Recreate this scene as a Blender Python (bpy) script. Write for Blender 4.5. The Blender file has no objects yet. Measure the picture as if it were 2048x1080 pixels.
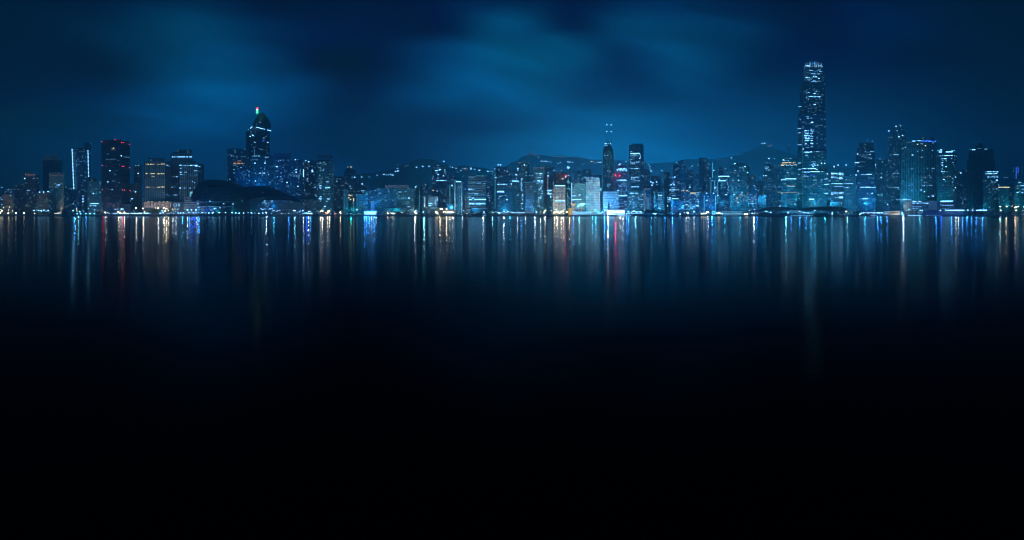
import bpy, bmesh, math, random, re
from mathutils import Vector, Matrix
random.seed(11)
R = math.radians
sc = bpy.context.scene
COL = sc.collection

# ------------------------------------------------------------------ camera frame
F = 1420.0            # focal length in pixels of a 2048 px wide frame
HV = 427.0            # row of the horizon
CAMH = 6.0
def P(u, v, D):       # a point seen at column u and row v, D metres out over the harbour
    return Vector(((u - 1024.0) / F * D, D, CAMH + (HV - v) / F * D))
def PX(u, D): return (u - 1024.0) / F * D
def PZ(v, D): return CAMH + (HV - v) / F * D
QUAY = 2.6

# ------------------------------------------------------------------ materials
def newmat(name):
    m = bpy.data.materials.new(name); m.use_nodes = True
    return m, m.node_tree.nodes, m.node_tree.links, m.node_tree.nodes['Principled BSDF']
def plain(name, col, rough=0.7, metal=0.0, noise=0.15, scale=0.2):
    m, N, L, b = newmat(name)
    t = N.new('ShaderNodeTexNoise'); t.inputs['Scale'].default_value = scale; t.inputs['Detail'].default_value = 4
    g = N.new('ShaderNodeTexCoord'); L.new(g.outputs['Object'], t.inputs['Vector'])
    mx = N.new('ShaderNodeMix'); mx.data_type = 'RGBA'
    mx.inputs[6].default_value = [c * (1 - noise) for c in col] + [1]
    mx.inputs[7].default_value = [min(1, c * (1 + noise)) for c in col] + [1]
    L.new(t.outputs['Fac'], mx.inputs[0]); L.new(mx.outputs[2], b.inputs['Base Color'])
    b.inputs['Roughness'].default_value = rough; b.inputs['Metallic'].default_value = metal
    return m
def emis(name, col, s, sample='AUTO'):
    m, N, L, b = newmat(name)
    b.inputs['Base Color'].default_value = (.02, .02, .02, 1)
    b.inputs['Emission Color'].default_value = (*col, 1)
    b.inputs['Emission Strength'].default_value = s
    m.cycles.emission_sampling = sample
    return m
CW = dict(w=(.19, .57, 1.0), y=(.95, .82, .48), c=(.12, .75, 1.0), b=(.04, .16, 1), r=(1, .03, .06), g=(.05, 1, .32), o=(1, .50, .25), p=(.9, .55, .75))
SW = {'1': .42, '2': 1.6, '3': 4.4}
_em = {}
def EM(code):
    if code not in _em:
        _em[code] = emis('lit_' + code, CW[code[0]], SW[code[1]] * {'y': .45, 'o': .35, 'r': 1.6, 'w': 1.1}.get(code[0], 1))
    return _em[code]
def wall(name, base, glass, cw, fh, wf, hf, rough=.6, grough=.25, lit=.0, litc=(.3, .8, 1), lits=.10):
    """masonry or cladding with rows of panes, laid out in metres along the wall (UV)"""
    m, N, L, b = newmat(name)
    uv = N.new('ShaderNodeUVMap'); uv.uv_map = 'UVMap'
    sp = N.new('ShaderNodeSeparateXYZ'); L.new(uv.outputs[0], sp.inputs[0])
    def mth(op, a, c=None):
        n = N.new('ShaderNodeMath'); n.operation = op
        for i, x in enumerate((a, c)):
            if x is None: continue
            if isinstance(x, (int, float)): n.inputs[i].default_value = x
            else: L.new(x, n.inputs[i])
        return n.outputs[0]
    us = mth('DIVIDE', sp.outputs[0], cw); vs = mth('DIVIDE', sp.outputs[1], fh)
    mu = mth('LESS_THAN', mth('FRACT', us), wf); mv = mth('LESS_THAN', mth('FRACT', vs), hf)
    mask = mth('MULTIPLY', mu, mv)
    cb = N.new('ShaderNodeCombineXYZ'); L.new(mth('FLOOR', us), cb.inputs[0]); L.new(mth('FLOOR', vs), cb.inputs[1])
    oi = N.new('ShaderNodeObjectInfo'); L.new(mth('MULTIPLY', oi.outputs['Random'], 91.7), cb.inputs[2])
    wn = N.new('ShaderNodeTexWhiteNoise'); L.new(cb.outputs[0], wn.inputs['Vector'])
    ns = N.new('ShaderNodeTexNoise'); ns.inputs['Scale'].default_value = .035; ns.inputs['Detail'].default_value = 5
    L.new(uv.outputs[0], ns.inputs['Vector'])
    gl = N.new('ShaderNodeMix'); gl.data_type = 'RGBA'
    gl.inputs[6].default_value = [c * .45 for c in glass] + [1]; gl.inputs[7].default_value = [c * 1.7 for c in glass] + [1]
    L.new(wn.outputs['Value'], gl.inputs[0])
    ba = N.new('ShaderNodeMix'); ba.data_type = 'RGBA'
    ba.inputs[6].default_value = [c * .7 for c in base] + [1]; ba.inputs[7].default_value = [min(1, c * 1.3) for c in base] + [1]
    L.new(ns.outputs['Fac'], ba.inputs[0])
    mx = N.new('ShaderNodeMix'); mx.data_type = 'RGBA'
    L.new(mask, mx.inputs[0]); L.new(ba.outputs[2], mx.inputs[6]); L.new(gl.outputs[2], mx.inputs[7])
    L.new(mx.outputs[2], b.inputs['Base Color'])
    rg = N.new('ShaderNodeMix'); L.new(mask, rg.inputs[0]); rg.inputs[2].default_value = rough; rg.inputs[3].default_value = grough
    L.new(rg.outputs[0], b.inputs['Roughness'])
    if lit > 0:       # curtained rooms whose light barely shows
        th = mth('MULTIPLY', mth('GREATER_THAN', wn.outputs['Value'], 1 - lit), mask)
        cbn = N.new('ShaderNodeSeparateColor'); L.new(wn.outputs['Color'], cbn.inputs[0])
        L.new(mth('MULTIPLY', th, mth('MULTIPLY', cbn.outputs[1], lits * 2)), b.inputs['Emission Strength'])
        b.inputs['Emission Color'].default_value = (*litc, 1)
        m.cycles.emission_sampling = 'NONE'
    return m
W = {
 'con': wall('grey_concrete', (.26, .26, .25), (.03, .05, .06), 3.4, 3.5, .55, .5, lit=.10),
 'pale': wall('pale_cladding', (.50, .50, .48), (.05, .07, .08), 3.2, 3.6, .5, .45, lit=.10),
 'beige': wall('beige_render', (.42, .33, .24), (.06, .05, .045), 3.6, 3.3, .5, .45, lit=.10, litc=(1, .8, .5)),
 'teal': wall('teal_curtain_wall', (.13, .24, .24), (.04, .13, .15), 4.2, 3.8, .78, .62, .4, .2, lit=.12, lits=.22),
 'blue': wall('blue_curtain_wall', (.10, .17, .25), (.03, .08, .15), 4.0, 3.8, .8, .62, .4, .2, lit=.13, lits=.22),
 'dark': wall('dark_glass_wall', (.020, .026, .032), (.008, .012, .018), 3.6, 3.9, .8, .7, .4, .15, lit=.015, lits=.06),
 'dusk': wall('dusky_glass_wall', (.08, .12, .15), (.02, .035, .05), 3.8, 3.8, .75, .6, .4, .2, lit=.10, lits=.20),
 'band': wall('banded_office_wall', (.34, .36, .36), (.03, .05, .06), 40, 3.9, .985, .48, lit=.0),
 'vert': wall('ribbed_office_wall', (.24, .30, .30), (.04, .08, .09), 5.2, 80, .6, .985, lit=.0),
 'white': wall('white_porthole_wall', (.80, .78, .72), (.05, .06, .06), 2.1, 3.9, .48, .52, lit=.0),
 'brown': wall('brown_tiled_wall', (.26, .20, .15), (.04, .04, .04), 3.4, 3.3, .5, .5, lit=.08, litc=(1, .8, .5)),
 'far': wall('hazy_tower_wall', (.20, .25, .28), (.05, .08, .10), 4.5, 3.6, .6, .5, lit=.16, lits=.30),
}
M_roof = plain('roof_felt', (.09, .09, .09))
M_steel = plain('painted_steel', (.25, .27, .28), .5, .3)
M_dark = plain('dark_steel', (.03, .035, .04), .5, .3)
M_white = plain('white_paint', (.75, .75, .72), .5)
M_stone = plain('seawall_granite', (.16, .16, .15), .85, scale=.5)
M_ground = plain('paving', (.12, .12, .11), .85)
M_hill = plain('hill_woodland', (.030, .050, .028), .95, noise=.5, scale=.02)
M_leaf = plain('tree_leaves', (.05, .085, .03), .8, noise=.4, scale=.6)
M_bark = plain('tree_bark', (.07, .05, .035), .9)
M_sign = plain('sign_board', (.42, .40, .40), .6)
M_cec = plain('aluminium_roof', (.012, .014, .018), .55, .1)

# ------------------------------------------------------------------ object helpers
def link(name, me, mat=None, parent=None):
    o = bpy.data.objects.new(name, me); COL.objects.link(o)
    if mat is not None and me is not None: me.materials.append(mat)
    if parent is not None: o.parent = parent
    return o
def tag(o, label=None, cat=None, group=None, kind=None):
    if label: o['label'] = label
    if cat: o['category'] = cat
    if group: o['group'] = group
    if kind: o['kind'] = kind
    return o
def empty(name, loc, label, cat, group=None):
    o = bpy.data.objects.new(name, None); COL.objects.link(o); o.location = loc
    o.empty_display_size = 1
    return tag(o, label, cat, group)
def mesh(name, vs, fs, uvs=None):
    me = bpy.data.meshes.new(name); me.from_pydata([tuple(v) for v in vs], [], fs)
    if uvs:
        l = me.uv_layers.new(name='UVMap')
        for i, q in enumerate(uvs): l.data[i].uv = q
    me.update(); return me
class MB:
    """collects boxes, prisms and tubes of ONE part"""
    def __init__(s): s.v = []; s.f = []; s.uv = []
    def box(s, c, d, rz=0):
        n = len(s.v); x, y, z = [q / 2 for q in d]; cs, sn = math.cos(rz), math.sin(rz)
        for a, b_, e in ((-x,-y,-z),(x,-y,-z),(x,y,-z),(-x,y,-z),(-x,-y,z),(x,-y,z),(x,y,z),(-x,y,z)):
            s.v.append((c[0]+a*cs-b_*sn, c[1]+a*sn+b_*cs, c[2]+e))
        for f in ((0,1,5,4),(1,2,6,5),(2,3,7,6),(3,0,4,7),(4,5,6,7),(3,2,1,0)):
            s.f.append([n+i for i in f]); s.uv += [(0,0)]*4
        return s
    def prism(s, poly, z0, z1, poly2=None):
        """vertical prism over a ground polygon (counter-clockwise), wall UVs in metres"""
        n = len(s.v); k = len(poly); poly2 = poly2 or poly
        s.v += [(x, y, z0) for x, y in poly] + [(x, y, z1) for x, y in poly2]
        d = 0.0
        for i in range(k):
            j = (i+1) % k; L_ = math.hypot(poly[j][0]-poly[i][0], poly[j][1]-poly[i][1])
            s.f.append([n+i, n+j, n+k+j, n+k+i]); s.uv += [(d, z0), (d+L_, z0), (d+L_, z1), (d, z1)]
            d += L_
        s.f.append([n+k+i for i in range(k)]); s.uv += [(.01, .01)]*k
        s.f.append([n+i for i in reversed(range(k))]); s.uv += [(.01, .01)]*k
        return s
    def tube(s, a, b_, r, r2=None, seg=6):
        a, b_ = Vector(a), Vector(b_); r2 = r if r2 is None else r2
        ax = (b_-a).normalized(); t = ax.orthogonal().normalized(); w = ax.cross(t); n = len(s.v)
        for q, rr in ((a, r), (b_, r2)):
            for i in range(seg):
                an = 2*math.pi*i/seg; p = q + (t*math.cos(an)+w*math.sin(an))*rr; s.v.append(tuple(p))
        for i in range(seg):
            j = (i+1) % seg; s.f.append([n+i, n+j, n+seg+j, n+seg+i]); s.uv += [(0,0)]*4
        s.f.append([n+seg+i for i in range(seg)]); s.uv += [(0,0)]*seg
        s.f.append([n+i for i in reversed(range(seg))]); s.uv += [(0,0)]*seg
        return s
    def ball(s, c, r, rz=None, seg=8, rings=5):
        rz = rz or r; n = len(s.v); s.v.append((c[0], c[1], c[2]-rz))
        for k in range(1, rings):
            a = math.pi*k/rings
            for i in range(seg):
                q = 2*math.pi*i/seg
                s.v.append((c[0]+r*math.sin(a)*math.cos(q), c[1]+r*math.sin(a)*math.sin(q), c[2]-rz*math.cos(a)))
        s.v.append((c[0], c[1], c[2]+rz)); top = len(s.v)-1
        for i in range(seg):
            j = (i+1) % seg
            s.f.append([n, n+1+j, n+1+i]); s.uv += [(0,0)]*3
            for k in range(rings-2):
                a = n+1+k*seg; s.f.append([a+i, a+j, a+seg+j, a+seg+i]); s.uv += [(0,0)]*4
            a = n+1+(rings-2)*seg; s.f.append([a+i, a+j, top]); s.uv += [(0,0)]*3
        return s
    def build(s, name, mat, parent=None, origin=None):
        vs = s.v if origin is None else [(x-origin[0], y-origin[1], z-origin[2]) for x, y, z in s.v]
        return link(name, mesh(name, vs, s.f, s.uv), mat, parent)

_wm = {}
def winmesh(code):
    if code not in _wm:
        m = MB().box((0, 0, 0), (1, 1, 1)); me = mesh('lit_window', m.v, m.f); me.materials.append(EM(code)); _wm[code] = me
    return _wm[code]

def add_light(name, loc, col, watt, rad=1.0, parent=None):
    l = bpy.data.lights.new(name, 'POINT'); l.color = col; l.energy = watt; l.shadow_soft_size = rad
    o = bpy.data.objects.new(name, l); COL.objects.link(o); o.location = loc
    if parent: o.parent = parent
    return o

# ------------------------------------------------------------------ building kit
def col_pts(spec, D):
    return [(PX(u, D+d), D+d) for u, d in spec]
class Bld:
    def __init__(s, x0, x1, top, D, style, label, xs=None, base=None, dep=34, cat='building', name='office_tower', skew=None, rise=22, topl=None):
        s.D = D; s.x0, s.x1 = x0, x1; s.z0 = QUAY if base is None else base
        s.zt = PZ(top, D)
        if xs is None:
            k = skew if skew is not None else random.uniform(-7, 7)
            s.spec = [(x0, max(0, k)), (x1, max(0, -k))]
        else:
            a, b_ = xs-x0, x1-xs
            s.spec = [(x0, rise*min(1, a/max(b_, .1))*(.35 if a > b_ else 1)), (xs, 0), (x1, rise*min(1, b_/max(a, .1))*(.35 if b_ > a else 1) if a <= b_ else rise)]
        s.line = col_pts(s.spec, D)
        s.o = Vector((PX((x0+x1)/2, D), D, 0))
        s.dep = dep
        s.root = empty(name, s.o, label, cat)
        s.body(s.z0, s.zt, style)
        s.wins = []
    def poly(s, line=None, dep=None, grow=0):
        line = line or s.line; dep = dep or s.dep
        f = list(line)
        def back(p, sh):
            D = p[1]; k = (D+dep)/D
            return (p[0]*k + sh, D+dep)
        w = abs(line[-1][0]-line[0][0])
        return f + [back(line[-1], -w*.04), back(line[0], w*.04)]
    def body(s, z0, z1, style, line=None, name='wall', dep=None):
        m = MB().prism(s.poly(line, dep), z0, z1)
        me_o = m.build(name, W[style] if isinstance(style, str) else style, s.root, s.o)
        me_o.data.materials.append(M_roof)
        me_o.data.polygons[len(me_o.data.polygons)-2].material_index = 1
        return me_o
    def block(s, xa, xb, va, vb, style, name='roof_plant', out=-3, dep=None):
        """a further volume of the same building: columns xa..xb, rows va (top)..vb"""
        la = [s.at(max(s.x0, min(s.x1, xa)))[0], s.at(max(s.x0, min(s.x1, xb)))[0]]
        D = s.D - out
        line = [(PX(xa, D), D), (PX(xb, D), D)]
        z0, z1 = PZ(vb, s.D), PZ(va, s.D)
        m = MB().prism(s.poly(line, dep or s.dep*.6), z0, z1)
        return m.build(name, W[style] if isinstance(style, str) else style, s.root, s.o)
    def at(s, u):
        """point on the front wall at column u, wall direction angle"""
        for (ua, da), (ub, db) in zip(s.spec, s.spec[1:]):
            if u <= ub + 1e-6 or (ub, db) == s.spec[-1]:
                A = (PX(ua, s.D+da), s.D+da); B = (PX(ub, s.D+db), s.D+db)
                # intersect the sight line of column u with A-B
                dx, dy = B[0]-A[0], B[1]-A[1]; k = (u-1024)/F
                t = (k*A[1]-A[0])/(dx-k*dy)
                return (A[0]+dx*t, A[1]+dy*t), math.atan2(dy, dx), ub
    def win(s, u0, u1, v0, v1, code, name='lit_window', out=.5):
        c = (u0+u1)/2
        p, ang, _ = s.at(c)
        w = (u1-u0)/F*s.D/max(.3, math.cos(ang)); h = (v1-v0)/F*s.D
        z = PZ((v0+v1)/2, s.D)
        # rows step along an angled wall keep their floor level
        s.wins.append((p[0]+math.sin(ang)*out, p[1]-math.cos(ang)*out, z, w, h, ang, code, name))
    def spec_wins(s, txt):
        for t in txt.split(';'):
            t = t.strip()
            if not t: continue
            q = t.split(); c = q[-1]
            if q[0] == '*':      # * n x0 x1 y0 y1 code
                n, x0, x1, y0, y1 = [float(a) for a in q[1:6]]
                for _ in range(int(n)):
                    fl = 3.4
                    y = y0 + round(random.uniform(0, (y1-y0)/fl))*fl
                    x = random.uniform(x0, x1); w = random.choice((1.2, 1.6, 1.6, 2.2, 3.2))
                    cc = c if random.random() < .62 else c[0] + max('1', chr(ord(c[1])-1))
                    if random.random() < .10 and c[0] == 'w': cc = 'y' + cc[1]
                    x = min(x, x1-w)
                    s.win(x, x+w, y, y+random.choice((1.1, 1.3, 1.6)), cc)
            elif q[0] == '#':    # # x0 x1 y0 y1 dx dy prob code
                x0, x1, y0, y1, dx, dy, p = [float(a) for a in q[1:8]]
                y = y0
                while y <= y1:
                    x = x0
                    while x <= x1 - dx*.5:
                        if random.random() < p:
                            cc = c if random.random() < .6 else c[0] + max('1', chr(ord(c[1])-1))
                            s.win(x, x+dx*.68, y, y+dy*.42, cc)
                        x += dx
                    y += dy
            elif '~' in q[0]:    # x0~x1@y broken row
                a, y = q[0].split('@'); x0, x1 = [float(e) for e in a.split('~')]; y = float(y); x = x0
                while x < x1-.8:
                    w = min(random.choice((1.4, 2, 3, 4.5)), x1-x)
                    cc = c if random.random() < .75 else c[0] + max('1', chr(ord(c[1])-1))
                    s.win(x, x+w, y-.65, y+.65, cc); x += w + random.choice((.6, .6, 1.2, 2.2))
            elif '|' in q[0]:    # x|y0-y1 upright strip
                a, b_ = q[0].split('|'); y0, y1 = [float(e) for e in b_.split('-')]; a = float(a)
                s.win(a-.7, a+.7, y0, y1, c, 'light_strip')
            elif '@' in q[0]:    # x0-x1@y solid row
                a, y = q[0].split('@'); y = float(y)
                x0, x1 = [float(e) for e in a.split('-')]
                hh = .8 if c[1] == '3' else .65
                s.win(x0, x1, y-hh, y+hh, c)
            else:                # x,y dots
                x, y = [float(e) for e in q[0].split(',')]
                r = {'1': .7, '2': .9, '3': 1.15}[c[1]]
                s.win(x-r, x+r, y-r*.8, y+r*.8, c)
    def done(s):
        ws = sorted(s.wins, key=lambda w: -w[3]*w[4])
        for w in ws[:100]:
            o = bpy.data.objects.new(w[7], winmesh(w[6])); COL.objects.link(o); o.parent = s.root
            o.location = (w[0]-s.o.x, w[1]-s.o.y, w[2]); o.rotation_euler = (0, 0, w[5]); o.scale = (w[3], .6, w[4])
        rest = ws[100:]
        if rest:
            m = MB(); cs = sorted({w[6] for w in rest}); ix = []
            for w in rest: m.box((w[0], w[1], w[2]), (w[3], .6, w[4]), w[5]); ix += [cs.index(w[6])]*6
            o = m.build('small_lit_windows', EM(cs[0]), s.root, s.o); o['kind'] = 'stuff'
            for q in cs[1:]: o.data.materials.append(EM(q))
            for f, i in zip(o.data.polygons, ix): f.material_index = i
        return s
    def mast(s, u, v0, v1, r=.35, lamp=None):
        D = s.D+s.dep*.4
        m = MB().tube((PX(u, D), D, PZ(v0, D)), (PX(u, D), D, PZ(v1, D)), r, r*.5); m.build('mast', M_steel, s.root, s.o)
        if lamp: s.roof_lamp(u, v1, lamp, .8, D)
    def roof_lamp(s, u, v, code, r=1.0, D=None, name='beacon'):
        D = D or s.D-1
        m = MB().ball((PX(u, D), D, PZ(v, D)), r, seg=6, rings=4); m.build(name, EM(code), s.root, s.o)
    def text(s, txt, u0, u1, v0, v1, mat, out=1.0, name='sign_lettering', D=None):
        D = (D or s.D) - out
        c = bpy.data.curves.new(name, 'FONT'); c.body = txt; c.extrude = .3; c.align_x = 'CENTER'; c.align_y = 'CENTER'; c.size = 1
        t = bpy.data.objects.new(name, c); COL.objects.link(t); c.materials.append(mat)
        bpy.context.view_layer.update()
        d = t.dimensions.copy(); me = bpy.data.meshes.new_from_object(t); bpy.data.objects.remove(t)
        o = bpy.data.objects.new(name, me); COL.objects.link(o)
        if not me.materials: me.materials.append(mat)
        wx = (u1-u0)/F*D; hz = (v1-v0)/F*D
        o.scale = (wx/max(d.x, .01), hz/max(d.y, .01), 1); o.rotation_euler = (math.pi/2, 0, 0); o.parent = s.root
        o.location = (PX((u0+u1)/2, D)-s.o.x, D-s.o.y, PZ((v0+v1)/2, D))
        return o

BL = []
STREAK = '''150,421,b,3 157,424,c,1 172,424,b,.6 206,423,r,.25 245,420,r,.6 238,424,y,0.8 249,424,y,0.8 212,424,w,0.42 242,424,w,0.36 273,416,y,1.1 287,417,y,1.1 317,416,w,0.96 328,416,y,1.5 333,417,y,1 337,418,y,0.5 346,418,w,0.48 352,418,w,0.6 365,420,t,1 375,419,w,0.9 379,419,b,.8 384,420,B,2.4 389,420,B,1.2 394,419,w,0.9 398,418,b,2.6 533,425,w,3 548,422,t,.7 578,424,b,1 590,421,c,1 607,422,w,0.84 613,423,B,2 617,424,w,2.4 621,422,b,1 641,423,y,0.5 645,421,y,1.2 655,423,y,0.75 659,422,y,0.75 681,424,y,0.35 702,426,g,1.4 729,424,b,1.5 733,424,b,2 738,424,b,3 743,424,w,0.48 748,424,b,3 752,424,w,0.48 830,424,w,2.04 848,410,c,2 880,419,y,1 893,420,y,1.3 900,424,y,0.5 906,424,w,0.6 925,424,w,0.3 966,424,w,1.08 985,424,c,.8 1008,424,w,1.8 1020,424,t,1 1035,423,w,0.42 1042,420,b,1 1051,424,w,0.42 1070,423,w,1.32 1081,424,w,0.84 1090,423,w,0.84 1109,424,y,0.7 1114,424,y,0.9 1123,424,y,1.5 1127,423,y,0.75 1131,380,r,.6 1139,420,y,1 1147,424,b,1.4 1158,424,c,1 1185,424,t,1.4 1192,424,t,1.4 1209,422,b,2.2 1216,424,w,9 1217,424,b,4 1231,380,r,1.6 1240,424,w,0.84 1246,424,w,1.32 1253,424,b,2.4 1257,424,b,1.6 1271,423,c,1.6 1302,424,t,.6 1330,424,b,1 1345,424,b,2 1372,425,w,0.42 1378,425,w,0.48 1388,424,w,0.48 1416,424,w,0.6 1424,425,b,3 1424,425,w,0.6 1450,424,t,.8 1480,424,t,1 1508,420,w,1.8 1514,424,b,1 1572,424,c,2.4 1582,424,b,1 1600,424,b,1.4 1612,424,b,1 1622,400,t,.6 1630,370,t,.9 1650,424,t,1 1695,424,c,1 1730,424,t,1 1755,425,b,2 1762,425,b,2 1774,424,b,1 1807,423,w,8 1840,424,t,.8 1903,420,b,2 1903,420,w,0.36 1912,420,w,0.84 1917,420,w,0.84 1925,420,b,1.6 1934,420,b,2 1943,420,b,1 1952,420,b,2 1965,420,b,1.6 2000,414,c,.8 2012,414,y,0.35 2030,414,y,0.4 1872,424,b,2 1883,424,B,2'''
STK = 5500
HAZEG = .1
WATER_ROUGH, WATER_IOR, WATER_BUMP = .11, 1.0175, .012
LAMPK, GLOWK, SKYK, BACKFILLK, HAZE = .19, 4.2, 1.0, .5, .00034
BACKGLOW = (0, .145, .40, 1)
# column, row, distance, colour, watts
GLOWS = [
 (12,418,1508,'y',20000),(40,420,1508,'y',12000),(84,420,1510,'w',4000),(118,422,1512,'y',3000),(165,420,1512,'t',16000),(190,420,1512,'t',12000),
 (240,422,1512,'y',4000),(285,414,1540,'w',5000),(320,416,1538,'y',2000),(350,418,1538,'w',3000),(378,419,1515,'B',2500),(392,419,1512,'b',2500),
 (420,422,1500,'g',2500),(470,423,1500,'g',2500),(498,374,1640,'b',70000),(530,412,1510,'b',8000),(585,415,1560,'b',42000),(612,418,1560,'b',36000),
 (645,420,1560,'w',8000),(656,422,1512,'o',3000),(690,420,1560,'g',14000),(740,420,1490,'b',26000),(736,405,1570,'b',16000),(790,420,1540,'g',9000),
 (833,420,1550,'w',8000),(868,420,1520,'w',10000),(900,415,1540,'t',20000),(918,418,1545,'w',9000),(950,419,1545,'t',16000),(990,419,1580,'t',30000),(1020,419,1560,'t',30000),(1045,418,1580,'t',30000),
 (1075,418,1580,'t',26000),(1100,418,1560,'w',18000),(1118,420,1545,'y',36000),(1140,420,1540,'y',16000),(1155,412,1560,'t',26000),(1185,418,1535,'n',17000),(1185,385,1520,'n',17000),(1172,410,1550,'g',24000),(1205,414,1560,'t',40000),
 (1230,405,1560,'b',50000),(1222,412,1540,'w',30000),(1245,400,1640,'b',60000),(1270,416,1560,'t',40000),(1296,410,1555,'t',12000),(1322,416,1560,'t',20000),(1350,412,1570,'b',16000),(1380,414,1560,'t',18000),
 (1410,414,1580,'t',18000),(1435,414,1600,'b',14000),(1450,405,1620,'t',18000),(1480,410,1570,'t',60000),(1510,410,1620,'t',30000),(1545,400,1750,'t',50000),(1580,405,1630,'t',60000),(1625,405,1690,'t',26000),(1600,400,1690,'g',9000),
 (1670,405,1575,'t',50000),(1700,405,1700,'t',60000),(1730,405,1720,'t',24000),(1770,405,1780,'t',50000),(1785,402,1620,'g',20000),(1820,405,1640,'t',40000),(1815,412,1540,'w',9000),(1850,395,1640,'t',30000),(1895,410,1620,'g',30000),
 (1925,410,1580,'g',16000),(1960,415,1575,'g',8000),(2010,412,1560,'g',12000),(2040,410,1570,'g',12000),
 (513,224,1850,'G',9000),(514,213,1850,'r',4000),(1131,350,1780,'r',1500),(1235,350,1742,'r',8000),(1183,322,2600,'o',25000),(1628,126,1768,'b',30000),(1061,306,3200,'o',25000),(1541,290,3200,'o',12000),
 (1200,380,1900,'t',60000),(1300,380,1900,'t',60000),(1400,380,1900,'b',60000),(1100,380,1900,'t',60000),(1000,385,1900,'t',50000),(1500,380,1950,'t',60000),(900,385,1900,'b',40000),
]

SCAT = (.026, .082)

DISTRICT = [(560,400,2150,'b',.5),(700,400,2200,'t',.5),(860,400,2150,'t',.7),(960,398,2200,'t',1.1),(1050,396,2300,'t',1.5),(1130,396,2300,'t',1.6),(1210,396,2300,'t',1.9),(1290,396,2350,'t',2.0),(1370,396,2350,'t',1.8),(1450,396,2350,'t',1.6),(1530,396,2350,'t',1.5),(1610,396,2300,'t',1.5),(1690,396,2200,'t',1.3),(1770,398,2100,'t',1.0),(1860,400,2000,'t',.7),(1950,402,2000,'t',.4),(420,402,2000,'t',.4),(240,404,1900,'t',.3),(80,404,1900,'t',.25)]
DISTK = 2.7e6
def T(x0, x1, top, D, style, label, wins='', plant=None, **kw):
    b = Bld(x0, x1, top, D, style, label, **kw)
    if plant:
        for q in plant.split(';'):
            a, c = q.split('@'); xa, xb = [float(e) for e in a.split('-')]
            b.block(xa, xb, float(c), top-.2 if not kw.get('pb') else kw['pb'], 'dusk')
    b.spec_wins(wins); BL.append(b)
    return b
# ---- far left
T(-30, 6, 392, 1640, 'beige', 'low warm beige block cut off by the left edge of the picture', '* 5 0 5 395 420 w2')
T(5, 27, 388, 1620, 'beige', 'low warm beige block lit from below beside the left picture edge', '4,399 w2; 21,391 w2; * 5 8 24 393 418 y1; # 8 26 410 421 3 4 .25 y1', plant='10-16@386')
T(9, 26, 376, 1850, 'blue', 'dim blue block with three white dots rising behind the leftmost beige block', '4,375 w2;17,379.5 w2;20.5,384 w1;* 5 10 24 378 386 w1')
T(28, 48, 369, 1740, 'dusk', 'plain dark slab between the leftmost beige block and the hotel sized tower with crest', '30,397 w1;42,380 w1', plant='32-40@367')
b = T(48, 79, 349, 1650, 'dusk', 'dark tower with a crest and a dim pinkish Haier sign on its roof', '50,356.6 w3;67.5,357 w2;75.5,355.5 w1;76,364.5 w1;54-60@380.5 w2;53-55@412 y1;54-58@413.5 y1;56,410 w1;* 6 51 71 385 410 w1', xs=72, plant='49-57@341;57-64@344')
b.text('Haier', 50, 71, 346, 353, emis('dim_letters_pink', (.60, .42, .42), .30), 2)
b = T(86, 125, 319.5, 1720, 'dark', 'dark slab tower with an unlit LG sign standing along its roof', '122,362 w1', xs=116)
sb = MB().box((PX(103, 1719)-b.o.x, -1.5, PZ(315.5, 1720)), (30/F*1720, 1.2, 9/F*1720)); sb.build('sign_board', plain('grey_sign_board', (.20, .24, .25)), b.root)
M_let = plain('dark_letters', (.012, .014, .02))
b.text('LG', 102, 113, 312, 319, M_let, 3)
MB().ball((PX(95.5, 1717)-b.o.x, -4, PZ(315.5, 1720)), 4.0, 4.0, seg=12, rings=8).build('sign_emblem', plain('dark_red_disc', (.05, .012, .02)), b.root).scale = (1, .2, 1)
b = T(98, 128, 352, 1600, 'teal', 'teal slab with a pale boxed rooftop sign of dark capitals', '113-119@370 w2;118,370 w3;113,389.5 w1;* 3 100 127 375 415 w1')
MB().box((PX(113, 1600)-b.o.x, 1, PZ(348.7, 1600)), (30/F*1600, 1.2, 7/F*1600)).build('sign_board', plain('pale_sign_board', (.45, .50, .52)), b.root)
b.text('AVAUX', 100, 127, 346, 351.4, M_let, 1)
T(73, 99, 384.5, 1580, 'dusk', 'low dark teal block with four white lights along its roof edge', '79.5,384 w3;87.5,384 w3;96.5,383 w3;101,385 w1;80,382 w1', plant='82-90@382', xs=97)
T(128, 146, 372, 1700, 'teal', 'plain teal block just right of the boxed sign tower', '130,365 w1;137,363 w1;143.5,379 w1;* 3 129 143 376 412 w1')
b = T(152, 175, 302, 1680, 'blue', 'slim tower between two columns of white dot lights', '159.5,303 w1;163,303 w1;158-165@322.5 w1;164,336 w1;159,341 w1;166,364 w1;# 165 168 391 406 3 5.5 .9 w3;154.5,399 w1;147,407 w2;154,402 w1;* 5 153 174 330 400 w1', dep=40)
b.block(144.5, 181.5, 297, 431, 'dusk', 'tower_wing', out=-6, dep=28)
b.block(168, 182, 284, 301.8, 'dusk', 'roof_plant', out=-8); b.mast(159, 301, 272)
b.block(153, 166, 295, 302, 'dusk', 'roof_plant', out=-4)
for i in range(29): b.win(146.0+i*.115, 147.8+i*.115, 298+i*2.8, 299.7+i*2.8, 'w3', 'dot_light', 4)
for i in range(20): b.win(177.6+i*.07, 179.3+i*.07, 301+i*2.72, 302.6+i*2.72, 'w3', 'dot_light', 4)
T(175, 204, 363, 1610, 'teal', 'pale teal block with a stepped crown left of the black tower with red lights', '187,387 w3;187,380 w1;180~198@407 w3;180~193@411.5 w3;185,383 w1;* 8 177 203 370 416 c1', plant='183-195@358;186-192@354')
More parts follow.
